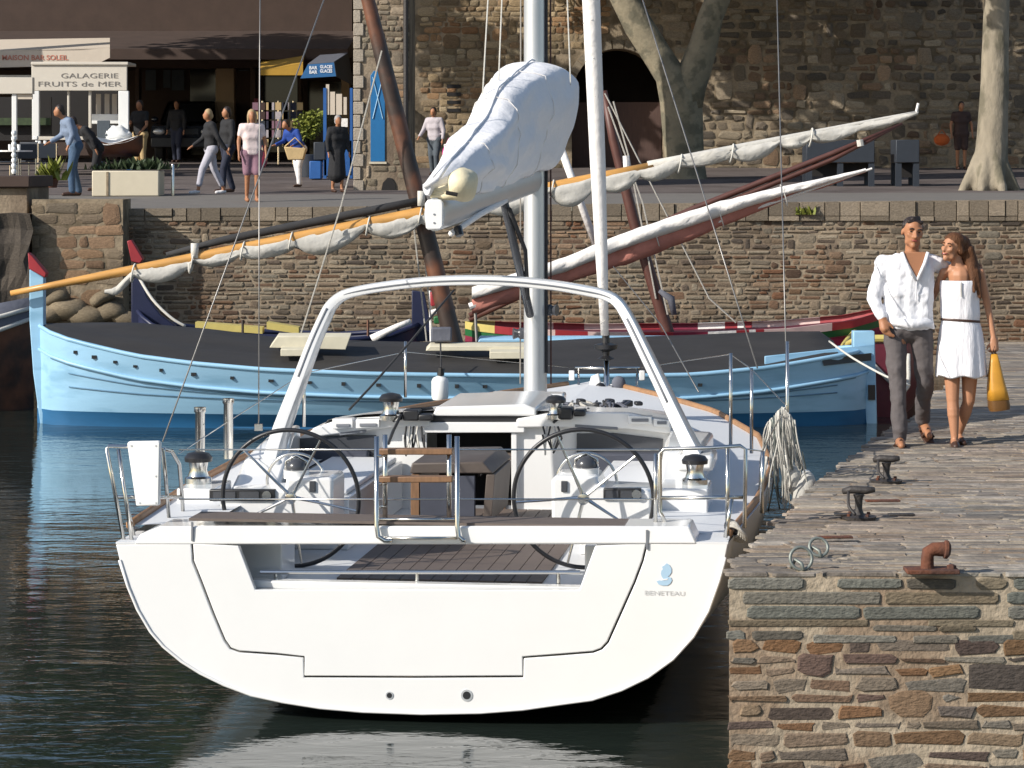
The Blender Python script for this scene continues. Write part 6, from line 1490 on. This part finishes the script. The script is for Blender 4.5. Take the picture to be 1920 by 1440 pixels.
for i, (px, d) in enumerate(((-6, 55), (12, 57), (44, 55.5), (62, 57.5), (88, 56), (-24, 57))):
    c = V((X(px, d), d, street_z(X(px, d), d) + .01)); a = random.uniform(0, 6)
    if i == 0:
        CHL = ['grey blue cafe chair at the far left edge of the terrace', 'grey blue cafe chair behind the beaded post', 'grey blue cafe chair between the beaded post and the potted plant', 'grey blue cafe chair at the foot of the kiosk counter', 'grey blue cafe chair beside the stooping person in denim', 'grey blue cafe chair just outside the terrace frame post']
        def mk_chair(c, a):
            t = thing("cafe_chair", CHL[0], "chair", c, 0, "chairs on the cafe terrace")
            MB().box((-.21, -.21, .43), (.21, .21, .46), Matrix.Translation(c)).build("seat", M['steelblue'], t, bevel=.01)
            MB().box((-.21, .19, .55), (.21, .215, .86), Matrix.Translation(c)).build("backrest", M['steelblue'], t, bevel=.01)
            for x in (-.19, .19):
                for y in (-.19, .2): MB().tube([c + V((x, y, 0)), c + V((x, y, .43 if y < 0 else .86))], .014, 6).build("leg", M['steel'], t)
            t.rotation_euler = (0, 0, a); return t
        ch0 = mk_chair(c, a)
    else:
        r = ch0.copy(); COL.objects.link(r); r.location = c; r.rotation_euler = (0, 0, a); r["label"] = CHL[i]
        for k in ch0.children:
            q = k.copy(); COL.objects.link(q); q.parent = r
for i, (px, d, lab) in enumerate(((26, 54.5, "small cafe table at the front of the terrace"), (76, 58.5, "small cafe table beside the kiosk"))):
    c = V((X(px, d), d, street_z(X(px, d), d) + .01)); t = thing("cafe_table", lab, "table", c)
    MB().lathe(c + UP*.72, UP, [(.38, 0), (.38, .03)], 20).build("top", M['canvasw'], t); MB().tube([c, c + UP*.72], .03, 8).build("stem", M['iron'], t); MB().lathe(c, UP, [(.22, 0), (.2, .03)], 16).build("foot", M['iron'], t)
    for k in range(3): tag(MB().lathe(c + V((.1*math.cos(k*2), .1*math.sin(k*2), .751)), UP, [(.03, 0), (.035, .12)], 10).build("glass", M['white'], None), ["white cup on the %s", "white beaker at the middle of the %s", "white tumbler at the rim of the %s"][k] % ("front terrace table" if i == 0 else "table beside the kiosk"), "cup")
bp0 = thing("beaded_post", "white beaded railing post at the front of the terrace", "post", P(26, 330, 47))
for k in range(8): MB().lathe(P(26, 326 - k*10.2, 47), UP, [(.03, 0), (.045, .03), (.045, .06), (.03, .09)], 10).build("bead", M['white'], bp0, smooth=True)
plt = thing("street_planter", "long cream planter trough with dark low shrubs at the street edge", "planter", (X(240, 50), 50, street_z(X(240, 50), 50)))
z0p = street_z(X(240, 50), 50)
MB().box((X(177, 50), 49.7, z0p), (X(302, 50), 50.5, Z(320, 50))).build("trough", M['planter'], plt, bevel=.02)
MB().box((X(204, 50), 49.68, z0p + .01), (X(208, 50), 49.7 - .002, Z(322, 50))).build("joint", M['mortard'], plt)
MB().box((X(183, 50), 49.8, Z(320, 50) - .04), (X(296, 50), 50.4, Z(319, 50) + .003)).build("soil", M['darkin'], plt)
o = tuft("shrub", "x", P(240, 319, 50.1), .1, 10, M['shrub'], "plant"); bpy.data.objects.remove(o)
for k, (px, hh) in enumerate(((196, .12), (222, .2), (248, .22), (275, .24), (290, .16))):
    o = tuft("shrub", ["small trailing plant at the left end of the cream planter", "low shrub in the cream planter next to the trailing one", "broad low shrub in the middle of the cream planter", "tallest dark shrub in the cream planter", "drooping shrub at the right end of the cream planter"][k], P(px, 318, 50.1), .32, 110, M['shrub'], "plant", hgt=hh, seed=k)
pot = thing("potted_plant", "yellow green potted plant at the foot of the denim clad person", "plant", P(96, 350, 47.5))
MB().lathe(P(96, 352, 47.5), UP, [(.10, 0), (.14, .16), (.13, .17)], 14).build("pot", M['rust'], pot, smooth=True)
lf = tuft("x", "x", P(96, 338, 47.5), .18, 80, M['lime'], "plant", hgt=.42, seed=9); lf.parent = pot; lf.matrix_parent_inverse = Matrix.Translation(-pot.location); lf.name = "leaves"
for k in ("label", "category"): del lf[k]
bst = thing("street_bollard", "thin grey metal bollard right of the cream planter", "bollard", P(324, 362, 50))
MB().lathe(V((X(324, 50), 50, street_z(X(324, 50), 50))), UP, [(.03, 0), (.03, .58), (.02, .6)], 10).build("post", M['steel'], bst, smooth=True)
# dark car parked before the shops
cd = 73.6; cx0 = X(343, cd); cg = street_z(cx0, cd)
car = thing("parked_car", "dark blue black four wheel drive car parked facing the harbour before the shops", "car", (cx0, cd, cg))
def cs(pts, y): return [V((cx0 + x, cd + y, cg + z)) for x, z in pts]
lowp = [(-.88, .42), (-.9, .75), (-.86, 1.0), (.86, 1.0), (.9, .75), (.88, .42)]
MB().grid([cs(lowp, .0), cs([(x*1.01, z + (.03 if z > .9 else 0)) for x, z in lowp], .25), cs([(x*1.01, z + (.1 if z > .9 else 0)) for x, z in lowp], 1.2), cs([(x, z + (.12 if z > .9 else 0)) for x, z in lowp], 4.3)], closed=True).add(cs(lowp, 0), [tuple(range(6))]).build("body", M['carpaint'], car, smooth=True)
cab_ = MB(); ca = cs([(-.80, 1.1), (.80, 1.1), (.66, 1.72), (-.66, 1.72)], 1.2); cb = cs([(-.80, 1.1), (.80, 1.1), (.68, 1.74), (-.68, 1.74)], 4.2)
for q in ca[2:]: q.y += .75
cab_.grid([ca, cb], closed=True).add(cb, [(0, 1, 2, 3)]).build("cabin", M['carpaint'], car, bevel=.05)
MB().add([lerp(ca[0], ca[1], .05) + V((0, -.012, .03)), lerp(ca[0], ca[1], .95) + V((0, -.012, .03)), lerp(ca[3], ca[2], .95) + V((0, -.012, -.05)), lerp(ca[3], ca[2], .05) + V((0, -.012, -.05))], [(0, 1, 2, 3)]).build("windscreen", M['glass'], car, solid=.01)
for s in (-1, 1):
    MB().ell(V((cx0 + s*.66, cd - .01, cg + .84)), (.17, .06, .09)).build("headlight", M['alu'], car, smooth='all')
    w = MB().lathe(V((cx0 + s*.72, cd + .75, cg + .36)), (s, 0, 0), [(.36, -.11), (.38, -.05), (.38, .09), (.34, .12)], 20).build("wheel", M['rubber'], car, smooth=True)
    MB().lathe(V((cx0 + s*.72, cd + .75, cg + .36)), (s, 0, 0), [(.22, .118), (.20, .13)], 16).build("rim", M['alu'], w)
    w = MB().lathe(V((cx0 + s*.72, cd + 3.5, cg + .36)), (s, 0, 0), [(.36, -.11), (.38, -.05), (.38, .09), (.34, .12)], 20).build("wheel", M['rubber'], car, smooth=True)
    MB().ell(V((cx0 + s*.98, cd + 1.5, cg + 1.2)), (.1, .06, .08)).build("mirror", M['carpaint'], car, smooth='all')
MB().box((cx0 - .42, cd - .02, cg + .76), (cx0 + .42, cd + .02, cg + .92)).build("grille", M['black'], car)
MB().box((cx0 - .26, cd - .035, cg + .52), (cx0 + .26, cd - .015, cg + .63)).build("number_plate", M['canvasw'], car)
MB().box((cx0 - .88, cd - .08, cg + .40), (cx0 + .88, cd + .1, cg + .68)).build("bumper", M['black'], car, bevel=.03)
# awnings and stand of the souvenir shop
ya = thing("mustard_awning", "mustard yellow shop awning under the dark canopy", "awning", P(525, 130, 69))
MB().prism([P(486, 134, 69), P(568, 119, 69), P(568, 141, 69), P(486, 141, 69)], (0, .05, 0)).build("valance", M['yellawn'], ya)
MB().add([P(486, 134, 69), P(568, 119, 69), P(572, 96, 72), P(490, 108, 72)], [(0, 1, 2, 3)]).build("canopy", M['yellawn'], ya, solid=.03)
ba = thing("blue_awning", "blue shop awning with white lettering, nearest the stone tower", "awning", P(600, 130, 66))
MB().prism([P(563, 147, 66), P(577, 121, 66), P(626, 117, 66), P(630, 143, 66)], (0, .05, 0)).build("valance", M['blueawn'], ba)
MB().add([P(577, 121, 66), P(626, 117, 66), P(652, 100, 69), P(600, 104, 69)], [(0, 1, 2, 3)]).build("canopy", M['greycan'], ba, solid=.03)
MB().add([P(630, 143, 66), P(626, 117, 66), P(652, 100, 69), P(662, 160, 69)], [(0, 1, 2, 3)]).build("side_flap", M['clothblack'], ba, solid=.03)
for i, (a, b) in enumerate(((580, 595), (600, 623))):
    for yv in (125, 133):
        text("BAR" if i == 0 else "GLACES", M['letter'], ba, P((a + b)/2, yv + (2 if i == 0 else 0), 65.985), X(b, 66) - X(a, 66), .085, name="lettering", bold=.03)
for k, (px, lab) in enumerate(((492, "postcard rack at the left end of the mustard awning"), (522, "postcard rack under the middle of the mustard awning"), (550, "postcard rack between the two coloured awnings"))):
    t = thing("postcard_rack", lab, "rack", (X(px, 70), 70, street_z(X(px, 70), 70)), 0, "postcard racks"); b_ = V((X(px, 70), 70, street_z(X(px, 70), 70)))
    MB().tube([b_, b_ + UP*1.7], .025, 6).build("pole", M['steel'], t); MB().lathe(b_, UP, [(.25, 0), (.2, .04)], 10).build("foot", M['iron'], t)
    for r_ in range(5):
        for c_ in range(3):
            MB().box((-.075, -.02, 0), (.075, 0, .2), Matrix.Translation(b_ + V((-.18 + c_*.18, -.05, .5 + r_*.24)))).build("card", M[random.choice(['greyjean', 'clothnavy', 'lilac', 'brownsh', 'steelblue', 'wicker', 'mauve'])], t, fix=False)
stn = thing("souvenir_stand", "blue framed souvenir stand with cream cards under the blue awning", "stand", P(625, 290, 60))
sd_ = 60.0; sz_ = street_z(X(625, sd_), sd_)
MB().box((X(606, sd_), sd_, sz_), (X(612, sd_), sd_ + .1, Z(165, sd_))).build("frame", M['bluepaint'], stn); MB().box((X(656, sd_), sd_, sz_), (X(661, sd_), sd_ + .1, Z(165, sd_))).build("frame", M['bluepaint'], stn)
for a, b, c, e in ((611, 617, 158, 215), (619, 628, 172, 215), (630, 641, 176, 215), (644, 650, 182, 215)): MB().box((X(a, sd_), sd_ + .02, Z(e, sd_)), (X(b, sd_), sd_ + .06, Z(c, sd_))).build("card", M['awncream'], stn)
MB().box((X(640, sd_), sd_ - .03, Z(238, sd_)), (X(652, sd_), sd_, Z(222, sd_))).build("price_card", M['canvasw'], stn)
MB().box((X(606, sd_), sd_, sz_ + .05), (X(661, sd_), sd_ + .8, Z(262, sd_))).build("shelf", M['bluepaint'], stn, bevel=.02)
for k, px in enumerate((590, 598)):
    o = MB().box((X(px - 10, 59), 59, street_z(-4.5, 59) + .02 + .42*k), (X(px + 12, 59), 59.5, street_z(-4.5, 59) + .42 + .42*k)).build("crate", M['bluepaint'] if k == 0 else M['steelblue'], None, bevel=.02); tag(o, ["bright blue crate left of the souvenir stand", "grey blue crate on top of the bright blue one"][k], "crate")
bush = thing("potted_bush", "yellow green potted bush between the blue shirt and the souvenir stand", "plant", P(580, 290, 61))
MB().lathe(V((X(580, 61), 61, street_z(X(580, 61), 61))), UP, [(.22, 0), (.28, .5), (.26, .52)], 14).build("pot", M['steelblue'], bush, smooth=True)
leaves(bush, [((X(580 + dx, 61), 61, Z(yv, 61)), .26) for dx, yv in ((-12, 232), (0, 222), (12, 232), (0, 245), (-8, 250), (14, 220))], 900, M['lime'], .05, 8, "leaves")
# steel blue utility benches at the right, their shade put into the colour
def ub(label, x0, x1, y0, ym, y1, d):
    t = thing("steel_table", label, "table", (X((x0 + x1)/2, d), d, Z(y1, d)))
    MB().box((X(x0, d), d, Z(ym, d)), (X(x1, d), d + .8, Z(y0, d))).build("top_box", M['steelblue'], t, bevel=.015)
    n = 3 if x1 - x0 > 80 else 2
    for k in range(n):
        a = X(x0, d) + (X(x1, d) - X(x0, d) - .12)*k/(n - 1)
        for y in (.03, .66): MB().box((a, d + y, street_z(a, d)), (a + .12, d + y + .1, Z(ym, d) - .003)).build("leg", M['steelblue'], t)
    MB().box((X(x0, d) + .1, d + .35, Z(y1, d) + .1), (X(x1, d) - .1, d + .42, Z(ym, d) - .003)).build("back_panel", M['darkin'], t)
ub("wide blue grey steel stand in the shade behind the furled sails", 1512, 1640, 262, 305, 340, 55)
ub("narrow blue grey steel stand between the wide one and the pale trunk", 1680, 1724, 262, 305, 342, 55)
